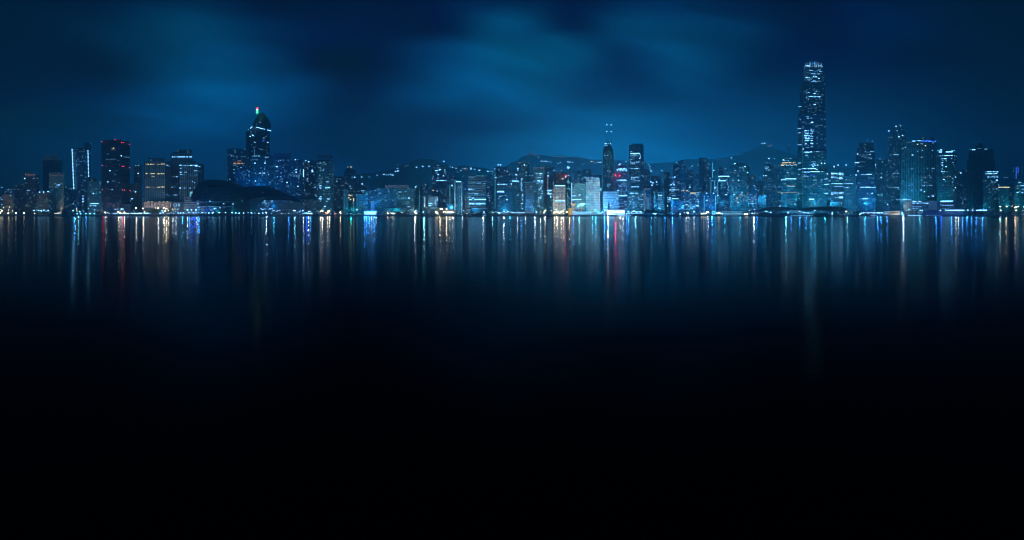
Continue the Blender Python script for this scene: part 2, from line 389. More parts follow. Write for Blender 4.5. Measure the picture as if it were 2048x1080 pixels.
b = T(203, 259.5, 280.5, 1600, 'dark', 'tall black glass tower edged with rows of red warning lights', '224~230@297 y2;222~231@299.5 y1;227.5,296 y3;243,311.5 w3;220,341 w3;234,341 w1;239,329 w1;228,346 w1;216,363.5 w3;229,361 w1;231,364 w1;224.5,379 w2;214,376 w1;235,404 w1;263,397.5 w2;213,332 w1;212~232@318 w1;250-256@313 w1;239~243@403.5 c1;* 5 207 240 300 395 w1', xs=244, dep=55, rise=30)
b.block(206, 243, 279, 280.4, 'dark')
for x, y in ((204,283.5),(230,279.5),(243.5,285),(247.5,285),(258.5,289),(204.3,331.2),(244.5,332.5),(248,332.5),(259,335),(205,379.4),(245,380),(249,380),(260,381.3)):
    b.roof_lamp(x, y, 'r3', .95, name='red_warning_light')
b.block(206, 262, 408.5, 431, plain('low_dark_podium', (.06, .05, .07)), 'podium', out=14, dep=10)
b.text('ITAT', 213, 240, 407, 416, emis('dull_pink_letters', (.50, .22, .32), .22), 16)
T(259, 270, 367, 1640, 'dusk', 'low dark annex tucked against the right side of the black tower', '264,397.5 w3;262,384 w1')
T(268, 284, 328, 1680, 'con', 'thin grey block with two bright lamps near its top, between black and office towers', '272,331 w2;277,330.5 w2;279,332 w1;277,346.8 w3;275.5,347 w2;277,354 w1;271.5,383.5 w3;273,376 w1;275,367 w1', xs=279, plant='272-278@327')
b = T(288, 343, 322, 1600, 'vert', 'ribbed office tower with yellow lit rows standing above the HITACHI sign', '292~298@328 y3;300~309.5@328.2 y3;315~320@328.6 y3;322~329.5@328 y3;333-335@330 w2;338,332 w1;305.5,339 w1;292~298@347 y3;300~309.5@347.2 y3;315~320@347.6 y3;322~329.5@347.4 y3;303-310@352.4 y2;293~302@374 y3;303-310@374.4 y1;315~320@374.2 y3;322~329@374 y3;333,389 w1;336,391 w1;304,382 w1;306,359 w1', xs=330, plant='297-329@315.5', dep=45)
MPod = plain('podium_render', (.11, .11, .11))
b.block(284, 344, 403.5, 431, MPod, 'podium', out=26, dep=20)
MB().box((PX(315.5, 1572)-b.o.x, -28, PZ(410, 1572)), (53/F*1572, .8, 10/F*1572)).build('sign_board', emis('pink_sign_board', (.80, .62, .62), .55), b.root)
b.text('HITACHI', 291, 340, 406.3, 413.8, plain('dark_red_letters', (.05, .006, .01)), 29.4)
for x in (296.5, 304, 319.5, 327.5, 334.5): b.roof_lamp(x, 403, 'y3', 1.0, 1572, name='sign_flood_lamp')
b = T(341, 385, 306, 1665, 'con', 'tall grey slab with a beaded white row under its roof, behind its lower twin', '* 4 345 356 310 395 w1;344~384@313.8 w3;345~356@353.3 w2;344,374.4 w2;345~356@390 w2;350,375 w1', plant='355-384@299;345-380@303.5', dep=34)
b = T(357, 408, 326.5, 1600, 'vert', 'ribbed office tower with many white windows, shorter twin before the grey slab', '359~364@330 w3;367~377@331 w2;380~395@330.5 w3;391-395@332 w3;360~365@336 w2;372,335 w1;384,336 w1;360~365@344 w3;369~374@344 w2;388-395@341.5 w2;376,338 w1;360~365@348.8 w2;367-371@349 w1;380-383@350 w1;387~395@350 w2;385,363 w2;389,365.5 w2;359~365@375.8 w3;368-371@376 w2;379-382@376 w2;388~395@376 w2;398.5,333 w2;399,343 w1', xs=396, plant='366-393@322', dep=40)
b.block(368, 398, 393.5, 431, 'band', 'podium', out=40, dep=30)
MB().box((PX(386, 1555)-b.o.x, -45, PZ(388, 1555)), (12.5/F*1555, 1.2, 9.5/F*1555)).build('video_screen', emis('cyan_screen', (.22, .70, .85), 1.1), b.root)
MB().ball((PX(382.8, 1554)-b.o.x, -46.0, PZ(389.8, 1554)), 1.5, 1.7, seg=12, rings=8).build('screen_figure', M_dark, b.root)
b.block(379, 394, 383, 393.5, 'dark', 'screen_frame', out=43, dep=6)
b.block(345, 368, 404, 431, MPod, 'podium', out=28, dep=16)
b.text('CHI', 347, 359.5, 407.5, 413.3, EM('w2'), 31)
for x, r in ((375, 2.0), (383, 1.7), (392, 1.9)): b.roof_lamp(x, 419.8, 'w3', r, 1520, name='flood_lamp')

# ---- convention centre
def convention_centre():
    D = 1540; o = Vector((PX(480, D), D, 0))
    r = empty('convention_centre', o, 'wide dark convention hall with swooping wing shaped roof on the waterfront', 'convention centre')
    def pt(u, v, d): return (PX(u, D)+0-o.x, d, PZ(v, D))
    hall = MB().prism([(PX(404, D), D-20), (PX(404, D)+2, D-22), (PX(470, D), D-26), (PX(500, D), D-8), (PX(500, D), D+70), (PX(404, D), D+70)], QUAY, PZ(376, D))
    h = hall.build('wall', wall('hall_glazing', (.05, .07, .08), (.015, .022, .03), 7, 7.5, .82, .8, .4, .2, lit=.02), r, o)
    MB().prism([(PX(500, D), D-4), (PX(610, D), D-10), (PX(618, D), D+60), (PX(500, D), D+70)], QUAY, PZ(400, D)).build('wing_wall', W['dusk'], r, o)
    for z in (404, 413):
        MB().box((PX(440, D)-o.x, -26, PZ(z, D)), (72/F*D, 5, 1.5)).build('terrace_slab', plain('terrace_concrete', (.30, .31, .28)), r)
    # wing roofs: a curved shell, thick at the crown, thinning to the eaves, sagging towards the back
    def shell(name, prof, under, d0, d1, bow):
        m = MB(); n = len(prof); K = 6
        for k in range(K+1):
            t = k/K; d = d0+(d1-d0)*t; s_ = 1-.25*t; lift = bow*math.sin(t*math.pi)*1.0
            cx = sum(p[0] for p in prof)/n
            for (u, v) in prof: m.v.append(pt(cx+(u-cx)*(1-.10*t), v+ (12*t*t) - lift, d))
            for (u, v) in under: m.v.append(pt(cx+(u-cx)*(1-.10*t), v+(12*t*t) - lift, d))
        w = 2*n
        for k in range(K):
            for i in range(n-1):
                a = k*w+i; m.f.append([a, a+1, a+w+1, a+w]); m.uv += [(0,0)]*4
                a = k*w+n+i; m.f.append([a+1, a, a+w, a+w+1]); m.uv += [(0,0)]*4
        for k in (0, K):
            for i in range(n-1):
                a = k*w+i; f = [a, a+n, a+n+1, a+1]; m.f.append(f if k == 0 else f[::-1]); m.uv += [(0,0)]*4
        ob = m.build(name, M_cec, r)
        for p in ob.data.polygons: p.use_smooth = False
    top = [(400,401),(401.5,393),(404,385),(408,377),(413,371),(420,366),(428,362.6),(436,361.2),(446,361.5),(456,363.2),(466,366.2),(476,370),(484,373),(492,375),(500,376)]
    und = [(402.5,404),(406,398),(410,392),(414,386),(418,380),(424,375),(430,371),(437,369),(446,369.2),(456,371.5),(464,375),(472,380),(480,386),(488,392),(497,397)]
    shell('wing_roof', top, und, -45, 90, 3)
    top2 = [(486,376),(494,375.2),(502,375),(510,374.6),(519,373.6),(528,373),(537,373.6),(546,376),(554,380),(562,383)]
    und2 = [(486,392),(494,392),(502,391),(510,388),(519,384),(528,381.5),(537,381),(546,382.5),(554,384.5),(562,385.5)]
    shell('wing_roof', top2, und2, -40, 80, 2)
    top3 = [(512,397),(522,392),(532,389),(542,387.3),(552,387),(562,388),(574,391),(586,395),(600,400),(610,403)]
    und3 = [(512,402),(522,399),(532,396.5),(542,395),(552,394.6),(562,395),(574,397),(586,400),(600,403),(610,404.6)]
    shell('wing_roof', top3, und3, -52, 70, 1)
    top4 = [(548,386),(556,385.4),(566,386.4),(578,389.4),(590,393.5)]
    und4 = [(548,391),(556,390.4),(566,390.8),(578,392.6),(590,395)]
    shell('wing_roof', top4, und4, -30, 50, 1)
    random.seed(5)
    L_ = [(420,402.6,'w2'),(447,407.5,'w2'),(466,408,'w2'),(440,415.5,'w2'),(448,415.5,'w1'),(466,415.6,'w1'),(429,417,'w3'),(431.5,416.6,'w2'),(396,401,'w1'),(396,407.6,'w2'),(397.5,414.8,'w2'),(400,415,'w1'),(484,402,'w1'),(525,385.5,'w1'),(528,386,'b1')]
    for _ in range(26): L_.append((random.uniform(524,546), random.choice((402,405,407.5,410,412.5)), random.choice(('w1','w1','w2','c1'))))
    for _ in range(16): L_.append((random.uniform(521,545), random.choice((417.5,419)), random.choice(('w1','w2'))))
    for u, v, c in L_:
        q = bpy.data.objects.new('lit_window', winmesh(c)); COL.objects.link(q); q.parent = r
        d = -29 if u < 490 else -12; k = 1.2 if c[1] == '1' else 1.6
        q.location = (PX(u, D+d)-o.x, d, PZ(v, D+d)); q.scale = (k*1.8, .5, k*1.5)
    add_light('eave_lamp', (PX(526, D), D-14, PZ(390, D)), (.1, .4, 1), 500, 1, None)
convention_centre()
random.seed(12)
T(454, 498, 298, 1830, 'blue', 'dark slanted slab left of the tall tower with red and green beacon', '463,312 w2;465,311 w1;475~484@321.5 o2;470-480@323.8 o1;467~489@326.3 o3;478,328.5 w1;482,335 w2;468,339 w2;470,339.5 w1;482,340 w2;484,341 w1;468,346 w2;480,347 w1;460,358.5 w2;455,325 w1;* 12 456 496 308 370 w1;494~503@352 w2;499,361 w2;500,343 w1', xs=458, plant='456-480@296.5', dep=45)
b = T(470, 506, 338, 1720, 'blue', 'blue floodlit block glowing behind the hollow of the convention hall roof', '497~503@352 w2;499,361 w2;486,350 w1;500,343 w2;* 6 472 504 342 368 w1', plant='475-486@336.5')
b = T(500, 547, 311, 1700, 'dusk', 'dark block with a dotted row of lights at the foot of the tall beacon tower', '* 10 502 542 316 370 w1;505~520@312 w2;530~540@314 w2;505~515@318.6 w1;531,322 w2;530,326 w3;529,338 w2;510,326.3 w3;510.5,346 w2;519~531@346 w3;537,349 w2;536,345 w1;511,362 w3;517,358 w1;540,364.5 w2;500,332 w1;503,337.5 w1', xs=509)
T(549, 580, 315, 1700, 'blue', 'blue slab with a long unlit purple sign frame on its roof', '552,321 w1;557,322 w2;561,320.5 w2;568,320 w1;554,333.5 w3;552.5,333 w2;561,332 w1;555,353.5 w2;561.5,353.5 w2;564,363 w2;565,359 w1;569.5,351 w1;574,364.8 w3;573,362 w1;* 16 550 579 322 400 w1', xs=553)
b = BL[-1]
for i in range(11):
    pass
sg = MB().box((PX(565, 1702)-b.o.x, 2, PZ(310, 1702)), (34/F*1702, 1, 7.5/F*1702)); sg.build('sign_frame', plain('purple_sign_frame', (.12, .09, .20)), b.root)
b.spec_wins('565-579@313.4 w1')
MB().box((PX(565, 1702)-b.o.x, 3, PZ(314.4, 1702)), (30/F*1702, 1, 2)).build('sign_posts', M_dark, b.root)
b = T(581, 611, 319, 1690, 'blue', 'broad blue office slab with a bright upright window strip near its right edge', '591,319 w3;594-597@319.4 w1;578,323 w1;591-594@344 w3;600.5,346.4 w2;600.5,342 w2;591-593@339 w3;607|339-354 w3;576~604@349.6 w1;592~600@351.8 w2;597,358 w1;596,372.5 w3;609,380 w2;609~616@385.5 w1;611~617@389 w1;605,385 w1;* 10 583 609 325 398 w1;* 10 560 600 330 348 w1', xs=608)
T(611, 633, 322, 1740, 'blue', 'mid height blue block left of the sign topped office tower', '611.5,321 w3;616~621@323.6 w3;624,341 w3;625.5,343 w3;622.5,344 w2;625,339 w2;614.5,357 w2;614.5,360 w2;617,350 w1;628~632@374 w2;* 10 613 631 328 376 w1', plant='615-628@320')
T(576, 627, 396, 1600, 'band', 'low blue floodlit banded podium right of the convention hall', '574~580@400 w3;576~582@402.5 w3;577-584@405.5 w3;579~585@408 w2;576~583@411 w2;577,416 w3;606,402 w1;603,415 w2;610~626@421 w1;626,413.5 w3;627,410 w1;* 14 576 590 398 418 c1', dep=22)
b = T(633, 668, 319, 1620, 'teal', 'office tower with a dim boxed sign on its roof and rows of white windows', '634~646@326.8 w1;642-644@337.5 w1;646,341 w2;648,338 w2;634,344 w1;640,350 w2;651,350 w1;659,349 w1;638~643@363.5 w2;653~660@363.6 w3;639-643@367 w1;653~659@366 w1;639~643@371.5 w3;638~643@374.5 w3;640~643@377 w3;651~660@374.6 w3;651~660@377.5 w2;640~643@393.5 w3;638~643@396.4 w3;640~643@399 w2;641.5,402 w2;652~660@396.8 w2;655~661@399.2 w2;652~656@402.5 w2;631,390 w2;633,392 w2;631.6,403 w2;650,413 w3;* 10 636 661 326 420 w1', xs=663, dep=36)
MB().box((PX(649, 1621)-b.o.x, 1, PZ(313.4, 1621)), (32/F*1621, 1.2, 8/F*1621)).build('sign_board', plain('dim_blue_sign_board', (.10, .16, .24)), b.root)
for q in (640, 651, 661): MB().ball((PX(q, 1620)-b.o.x, -.6, PZ(313.4, 1621)), 3.2, 3.4, seg=10, rings=6).build('sign_emblem', plain('navy_disc', (.03, .05, .10)), b.root).scale = (1, .12, 1)
b.body(PZ(321.5, 1620), PZ(319.8, 1620), 'dark', [(x, y-1.2) for x, y in b.line], 'roof_cornice')
T(666, 690, 353, 1700, 'blue', 'plain dark blue block right of the office tower with the dim boxed sign', '665.5,358.5 w3;674,363 w2;672.5,373 w1;671,372 w1;682,370 w1;* 6 668 688 360 415 w1')
b = T(688, 713, 344, 1760, 'blue', 'stepped dark tower with two lights on its crown, in front of black hillside', '696,334 w2;702,333.8 y3;688,354.5 w3;693,354 w1;703,354.6 w1;709.5,354.6 w3;700,347 w1;* 6 690 712 347 372 w1', plant='689-712@341;691-709@337;694-704@332.5')
b = T(686, 697, 378.5, 1600, 'vert', 'narrow pale ribbed block beside a cluster of yellow windows', '')
T(695, 712, 370, 1640, 'dusk', 'dark block with a cluster of yellow windows climbing its face', '694,385 y3;700,373 w2;702,377 w2;700.5,371 w1;698,390 y3;701,391 y3;704,391 y2;697.6,395 y3;701,399 y3;698,397 y2;707.5|396-402.5 y3;695,387 y2;707.5|402.5-420 w1;702,380 w1;* 6 696 711 372 396 y1')
T(711, 733, 364, 1680, 'dusk', 'dark stepped block beside the yellow windowed block, with white roof lamp', '724.5,367.8 w3;716,364 w1;722-729@381.5 w2;726,384 w2;722,397 w2;722~727@403.4 w2;730,372 w1;711~722@410 c1;* 9 713 732 367 405 w1', plant='714-722@361.5')
T(712, 733, 388, 1590, 'teal', 'low teal block behind the small blue white quayside lights', '712~719@417.8 c2;714,419.4 w3;* 6 714 731 392 415 w1')
b = T(731, 753, 380, 1610, 'teal', 'teal block whose left edge is a beaded column of small lights', '740,382 w1;741,383 w1;751.5,381 w2;747,386 w1;# 731 736 383 420 2.3 2.6 .75 c2;* 8 737 751 385 412 w1')
b.spec_wins('738,376 w1')
# clock tower
b = Bld(741.4, 748.6, 403, 1545, plain('white_tower_render', (.62, .62, .66)), 'small pale gabled clock tower above the bright blue ferry terminal', name='clock_tower', cat='tower', dep=8, skew=0)
zt = PZ(403, 1545); hw = 8/F*1545/2
b.root.location.z = 0
m = MB(); m.v = [(-hw,-1,zt),(hw,-1,zt),(hw,9,zt),(-hw,9,zt),(0,-1,PZ(398.6,1545)),(0,9,PZ(398.6,1545))]
m.f = [[0,1,4],[1,2,5,4],[2,3,5],[3,0,4,5],[3,2,1,0]]; m.uv = [(0,0)]*18
m.build('gable_roof', M_steel, b.root)
MB().tube((0, 4, PZ(399, 1545)), (0, 4, PZ(394.5, 1545)), .5, .2).build('finial', M_steel, b.root)
b.spec_wins('742-748@402.8 w2;745,400.2 w1'); BL.append(b)
b = T(752, 829, 376.5, 1600, 'teal', 'wide low slab pair with faint SAMSUNG letters on its roof edge', '758~766@386 w2;777,382 w2;797~805@384 w2;797-800@385 w1;803,384.6 w1;811.5,382.5 w2;796~812@396 w2;818,396 w3;816,396.5 w1;790.6,403 w1;805,409 w1;815-820@413.5 w2;* 10 795 826 386 412 c1;* 8 755 788 384 410 c1', xs=792, rise=8, dep=40)
b.text('SAMSUNG', 770, 818, 370.2, 376, emis('faint_blue_letters', (.35, .50, .80), .38), 1)
for q in range(7): pass
T(768, 812, 415.5, 1555, 'con', 'low grey waterfront shed under the slab with SAMSUNG letters', '800~812@421 w1;804,424 w2', dep=16, name='waterfront_shed')
T(829, 841, 373, 1660, 'teal', 'narrow teal block with a pale vertical edge, right of the lettered slab', '831.5,374 w3;833,372 w2;* 6 830 840 378 415 w1;838.4|388-420 c1', xs=838)
T(841, 857, 366, 1700, 'blue', 'blue block behind the bright ladder of stair windows', '851,369 w2;849,378 w1;* 10 842 856 370 392 w1')
T(845, 853, 392, 1600, 'teal', 'narrow stair tower with a bright ladder of white windows', '# 848.6 851.5 395 414 2.8 2.6 1 y3;850|395-414 w2', xs=852, name='stair_tower')
b = T(857, 875, 393, 1560, 'pale', 'pale grey lit block with ladder windows down both sides', '# 858 862 398 406 5 3.4 .8 c1;857-863@406.5 w3;857-862@411 w3;# 870 873 399 412 3.4 2.7 1 w2;875|394-402 w2', dep=26)
b.block(851, 888, 415.6, 431, plain('dark_undercroft', (.05, .055, .06)), 'podium', out=8, dep=8)
b.block(850, 889, 414.6, 416.6, 'pale', 'podium_roof', out=12, dep=14)
T(864, 893, 335, 1760, 'blue', 'tall blue tower with a bright white band across its middle', '887.5,322.6 w3;876,331 w2;870~880@341 w3;878-882@339 w3;888~891@339.5 w3;888-891@342 w2;874,345 w2;876.5,349 w3;887,351.5 w3;866~868@352.4 w2;876,355.5 w2;865,358 w2;873~895@361 w3;868,364 w1;865-868@380.5 y3;873-876@382 w2;893,386.5 w1;885~891@402 w1;890,388 w1;888.7,402 w2;* 18 866 892 340 412 w1', plant='868-886@332')
T(893, 908, 368, 1650, 'teal', 'narrow teal block with one white lamp near its top, right of the banded tower', '903.6,370.5 w3;904,372 w2;903.5,365 w1;899,390 w1;* 6 895 907 375 412 w1;900|370-415 c1', xs=903)
b = T(909, 925, 363, 1580, 'teal', 'slim tower framed by two pale vertical edges and a white top row', '912.5-922@363.2 w3;913~917@361 w1;917,374 w2;914~916@380 w1;920,393 w2;919,398 w1;915~919@388 w1;* 5 913 921 372 415 w1', dep=26)
for x in (909.8, 923.6):
    MB().box((PX(x, 1578)-b.o.x, -2, (PZ(364, 1578)+QUAY)/2), (2.6, 3, PZ(364, 1578)-QUAY)).build('edge_pier', plain('pale_pier_cladding', (.60, .60, .56)), b.root)
b = T(936, 972, 351, 1580, 'band', 'horizontal banded office block with long broken rows of white windows', '936~952@353.6 w1;952~972@351 c1;939~949@355 w1;939~946@365 w1;948,365 w2;954~963@366 w2;969,367 w2;936~971@374 w1;968,360 w1;970,363 w1;937~943@378.4 w3;943~950@379.2 w2;937~955@387.4 w2;950~958@388 w3;959~966@389 w1;937~943@394 w2;944-948@396.4 w3;946~972@397 w1;938-943@399 w3;949-972@399 w3;938~971@407 w3;944~971@407.8 w3;957~962@410 w2;936~942@409 w2;* 18 938 970 368 414 w1', dep=34, plant='955-970@349.5')
b.block(936, 951.5, 350.9, 354, 'band', 'roof_plant', out=-1)
MB().box((PX(953, 1560)-b.o.x, -16, PZ(422, 1560)), (42/F*1560, 14, 8.5)).build('podium', plain('dark_podium', (.05, .06, .07)), b.root)
MB().box((PX(953, 1552)-b.o.x, -24, PZ(417.4, 1552)), (44/F*1552, 4, 1.6)).build('canopy', EM('w1'), b.root)
b.spec_wins('942~968@417.6 w2;942~968@424 w1;936~941@425 w2')
T(930, 937, 388, 1600, 'pale', 'thin pale block hugging the left side of the banded office block', '931,399 w2;929,396 w1', dep=20)
T(972, 988, 372, 1720, 'blue', 'dim blue block right of the banded office block', '976,375 w2;979,374 w1;976,391.5 w2;979,396 w2;979,402 w2;978,385 w1;* 6 974 986 380 415 w1')
T(988, 1018, 334, 1720, 'blue', 'blue tower with speckled rows and two bright lamps on its roof', '996.5,329.6 w3;1001,329.8 w3;990,337 w2;991,340 w1;997.5,337 w1;989~992@351 w2;989~993@355 w3;998,340 w2;1009,341 w2;1014,338 w1;1014.5,342 w2;998~1003@352 w2;993~1015@354 w2;994~1025@356.5 w3;998~1024@358.4 w3;1001~1010@352 w2;* 24 990 1017 340 372 w1;990.4|345-415 c1', xs=993)
T(993, 1024, 350.5, 1640, 'dusk', 'dark block with short bright rows, in front of the speckled blue tower', '999~1006@352.4 w1;995~1014@368.4 w3;1023,368 w3;995-1008@382.6 w3;994-1009@384.8 w2;1000~1012@391 w1;998~1003@393 w2;1012,391 w2;1014,399.5 w3;1012~1016@399.3 w2;1020,374 w1;998,396 w2;* 20 995 1023 360 412 w1')
T(1023, 1035, 361.5, 1660, 'teal', 'teal block under a bright white roof line', '1023-1037@362 w3;1026~1031@373 w1;1022,378 w1;1033~1037@390.5 w2;1036,388 w2;1032,349 w3;1030,352 w1;* 6 1024 1034 368 412 w1')
b = T(1034, 1059, 324, 1700, 'teal', 'tower with framed top and a dense beaded column of windows down its middle', '1035,335 w1;1035.6,339.4 w2;1036,337 w3;1042~1053@331.4 w2;1049,329.5 w3;1036,341 w2;1052,345 w2;1052,351 w2;1034,351 w2;1042~1048@350 w1;# 1042 1048 352 418 2.4 2.6 .55 w3;1059,350 w2;1064,350 w2;1067,351 w1;* 14 1036 1057 340 415 w1', xs=1050, rise=16)
b.body(PZ(325.8, 1700), PZ(323.6, 1700), 'pale', [(x, y-.8) for x, y in b.line], 'roof_frame')
T(1050, 1067, 365.5, 1600, 'dusk', 'plain dark teal block beside the beaded window column', '1050-1068@365.6 c1;1062,373 w2;1055,384 w1;1060~1064@377 w1;1063,394 w1')
b = T(1066, 1094, 335, 1660, 'teal', 'portal topped tower with dense white windows on its front', '1072~1084@347 w3;1072~1083@350 w2;1070~1085@355 w2;1075~1086@361 w3;1075~1087@363.6 w3;1067~1073@362 w2;1073~1086@366 w2;# 1077 1086 369 402 2.1 2.5 .5 w3;1078,411 w2;1079,413 w2;* 22 1070 1086 345 366 w1', xs=1087)
b.body(PZ(337, 1660), PZ(334.4, 1660), 'pale', [(x, y-.8) for x, y in b.line], 'roof_frame')
b = T(1088, 1106, 351, 1780, 'teal', 'mid height teal block carrying a pinkish lit mast', '1096,351.6 w3;1093,365 y2;1098,365 y1;1094-1103@380.6 w3;1094~1103@382.4 w2;1097,385 y3;1094-1103@387.6 w3;1100,389 w2;1101.5,394 w3;1101,391 w2;1092,341 w1;* 6 1090 1104 370 400 w1')
b.spec_wins('1095.5|354-381 p1')
b = T(1108, 1134, 345, 1800, 'brown', 'brownish tower with a red beacon, standing behind the grey block with white roof line', '1131.8,353 r3;1131,354 w3;1125,357.5 y3;1127,358 w2;1136,334 w3;1134~1140@334.6 w3;1133~1138@337.4 w3;1119,347 w1;1123,340.4 w2;1107,343 w1;1108,341 w2;1106|363-369 w2;* 6 1110 1131 348 368 y1')
b.roof_lamp(1131.5, 351, 'r3', 1.4, 1786, name='red_beacon')
b = T(1105, 1131, 371, 1590, 'con', 'grey block with a bright white line along its roof, warmly lit from its foot', '1110-1130@371.2 w3;1112~1120@377.6 w2;1112~1124@379 w1;1110~1127@386.6 w1;1112-1116@395.4 w2;1110-1130@401.6 w3;* 14 1107 1130 376 412 y1', xs=1107, dep=30)
T(1133, 1142, 350, 1690, 'dusk', 'slender dark tower peppered all the way down with tiny white lights', '# 1134 1141 351 419 2.1 2.3 .5 c2;1137,351 w2', dep=22)
b = T(1142, 1171, 365, 1600, 'teal', 'teal block with a brilliant pale strip down its left edge', '1143-1150@380 w1;1145-1149@379.6 w2;1145~1149@384 w3;1145-1151@391.8 w3;1143-1149@392 w2;1159.5,390 w3;1154,379.4 w1;1165-1167@379.6 w2;1145-1163@399.2 w3;1163,399 y2;1144~1150@401.4 w2;1169,384 w1;1169.6,394.6 w1;1163,406 w2;* 8 1146 1169 385 412 w1', dep=30)
MB().box((PX(1143.2, 1597)-b.o.x, -2.2, (PZ(366, 1597)+PZ(408, 1597))/2), (1.7, 1.6, 42/F*1597)).build('light_strip', EM('w2'), b.root)
MB().box((PX(1157, 1598)-b.o.x, -1.2, PZ(365, 1598)), (27/F*1598, 1, 1.6)).build('roof_frame', W['pale'], b.root)
# civic hall cluster at the ferry piers
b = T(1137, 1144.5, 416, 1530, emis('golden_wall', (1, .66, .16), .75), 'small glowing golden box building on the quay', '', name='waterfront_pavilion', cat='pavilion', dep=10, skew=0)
m = MB(); 
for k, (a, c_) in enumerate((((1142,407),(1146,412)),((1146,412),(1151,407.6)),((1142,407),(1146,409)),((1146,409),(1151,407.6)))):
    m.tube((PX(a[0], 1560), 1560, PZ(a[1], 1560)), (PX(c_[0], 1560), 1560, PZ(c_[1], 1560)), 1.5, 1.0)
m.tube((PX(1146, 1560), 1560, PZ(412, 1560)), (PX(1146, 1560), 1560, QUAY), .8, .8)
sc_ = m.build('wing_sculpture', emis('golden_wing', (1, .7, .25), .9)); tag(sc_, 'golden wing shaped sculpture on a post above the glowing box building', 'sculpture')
b = T(1149, 1165, 414, 1540, 'pale', 'white framed pavilion with bands of windows beside the golden box', '1151~1160@416.4 w2;1150~1157@419.6 c1;1150~1157@422.6 c1;1157-1163@421 c1;1150-1165@414.4 y2;1163|414-425 y2', name='waterfront_pavilion', cat='pavilion', dep=14, skew=0)
m = MB(); m.v = [(PX(1155,1560), 1560, PZ(413,1560)), (PX(1165,1560),1560,PZ(413,1560)), (PX(1171,1560),1560,PZ(406,1560)), (PX(1160,1560),1560,PZ(406,1560))]
m.v += [(x, y+12, z) for x, y, z in m.v]; m.f = [[0,1,2,3],[4,7,6,5],[0,4,5,1],[1,5,6,2],[2,6,7,3],[3,7,4,0]]; m.uv = [(0,0)]*24
m.build('slanted_hall', plain('lilac_render', (.55, .50, .52)), b.root, b.o)
# ---- central
b = T(1171.5, 1199.5, 356, 1620, 'white', 'white floodlit office tower of regular dark porthole windows', '1172~1199@356 w2;1176~1182@386.4 y3;1188~1199@393.5 w2;1183,362 w2;1177~1198@409.5 c2;* 8 1173 1198 362 410 w1', dep=40, skew=2)
for x in (1155, 1162, 1169, 1176, 1183, 1190): b.roof_lamp(x if x > 1172 else x+16, 354.6, 'w2', .9, 1622, name='roof_lamp')
pier = MB()
for i in range(15):
    x = 1172 + i*1.93
    pier.box((PX(x, 1619), 1618.2, (QUAY+PZ(357, 1619))/2), (.8, 1.2, PZ(357, 1619)-QUAY))
pier.build('white_piers', plain('white_tile', (.82, .80, .74)), b.root, b.o)
b.block(1199.5, 1203, 376, 381, EM('c2'), 'side_lamp_box', out=0, dep=6)
# twin-masted prism tower
b = Bld(1205, 1227, 300, 2060, 'dusk', 'prism shaped glass tower with two tall masts and diagonal bracing', xs=1218, rise=18, dep=50)
apex = (PX(1216.5, 2075), 2075, PZ(281, 2075))
pol = b.poly(); zt = b.zt; m = MB(); k = len(pol)
m.v = [(x, y, zt) for x, y in pol] + [apex]; m.f = [[i, (i+1) % k, k] for i in range(k)]; m.uv = [(0,0)]*(3*k)
m.build('prism_top', W['dusk'], b.root, b.o)
def line_part(b, pts, code, r=.5, name='light_strip'):
    m = MB()
    for (u0, v0), (u1, v1) in zip(pts, pts[1:]):
        pa, _, _ = b.at(u0); pb, _, _ = b.at(u1)
        m.tube((pa[0], pa[1]-1.4, PZ(v0, b.D)), (pb[0], pb[1]-1.4, PZ(v1, b.D)), r, seg=4)
    m.build(name, EM(code), b.root, b.o)
for p in ([(1205.4,300),(1211.5,313),(1217.8,300)], [(1217.8,300),(1222.5,313),(1226.8,300)], [(1205.4,340),(1211.5,313),(1217.8,340)], [(1217.8,340),(1222.5,313),(1226.8,340)], [(1218,288),(1218,378)], [(1205.2,300),(1205.2,378)]):
    line_part(b, p, 'c1', .35, 'bracing')
b.spec_wins('1209~1222@287 w3;1209-1215@290.4 w2;1210,311 w2;1215.6,311 w2;1211,306 w1;1218,330 w1;1214~1221@341.8 w2;1216|368-374 w2;1220,369 w2;1208,365 w1;* 10 1207 1226 300 375 w1')
for x in (1213.6, 1222.4):
    b.mast(x, 296, 248, .8)
    for y in (249.5, 263.2): b.roof_lamp(x, y, 'w3', 1.7, 2078)
BL.append(b)
b = T(1258, 1287.5, 289, 2040, 'dusk', 'big flat topped dark tower with many bright rows, right of the two masted tower', '1261~1267@302.6 w2;1261-1279@306.6 w3;1261~1274@308.6 w2;1263~1276@311.4 w2;1261,311.6 w2;1263-1270@314.6 w1;1279~1281@309.6 w3;1281|311-317 w2;1278~1281@316.6 w3;1261~1268@318.4 w2;1261,322.4 w2;1265~1280@323.6 w2;1261~1270@325.8 w3;1272-1277@325.4 w2;1285,325 w2;1261~1266@329 w1;1260,336 w2;1262~1279@337 w2;1269-1276@337 w3;1262~1280@355.4 w3;1272~1280@353.4 w2;1259~1270@358.4 w3;1266~1280@361 w2;1263~1270@364 w2;1260~1279@373.6 w3;1258~1264@377 w2;* 34 1259 1281 325 372 w1;1284,329 w1;1286,352 w2;1284,351 w2', xs=1282, plant='1264-1286@287', dep=45)
T(1256, 1289, 381, 1640, 'teal', 'broad teal block speckled with white windows below the big flat topped tower', '1260~1276@386.4 w3;1268,393.6 w2;1286,384 w1;* 46 1257 1287 388 428 w2;* 20 1257 1287 380 400 w1')
b = T(1206, 1238, 383, 1600, 'band', 'pale horizontally striped mid rise in front of the two masted tower', '1206-1237@383.6 w1;1213,386 w1;1206~1237@393 w1;1222,401.6 w2;1206,396 w1;1225,400.6 w2;1230,404 w2;1210~1220@408 w2;1224~1236@408.6 w1;* 30 1207 1237 393 420 w2;1236,381 w3;1232,389 w2', dep=30)
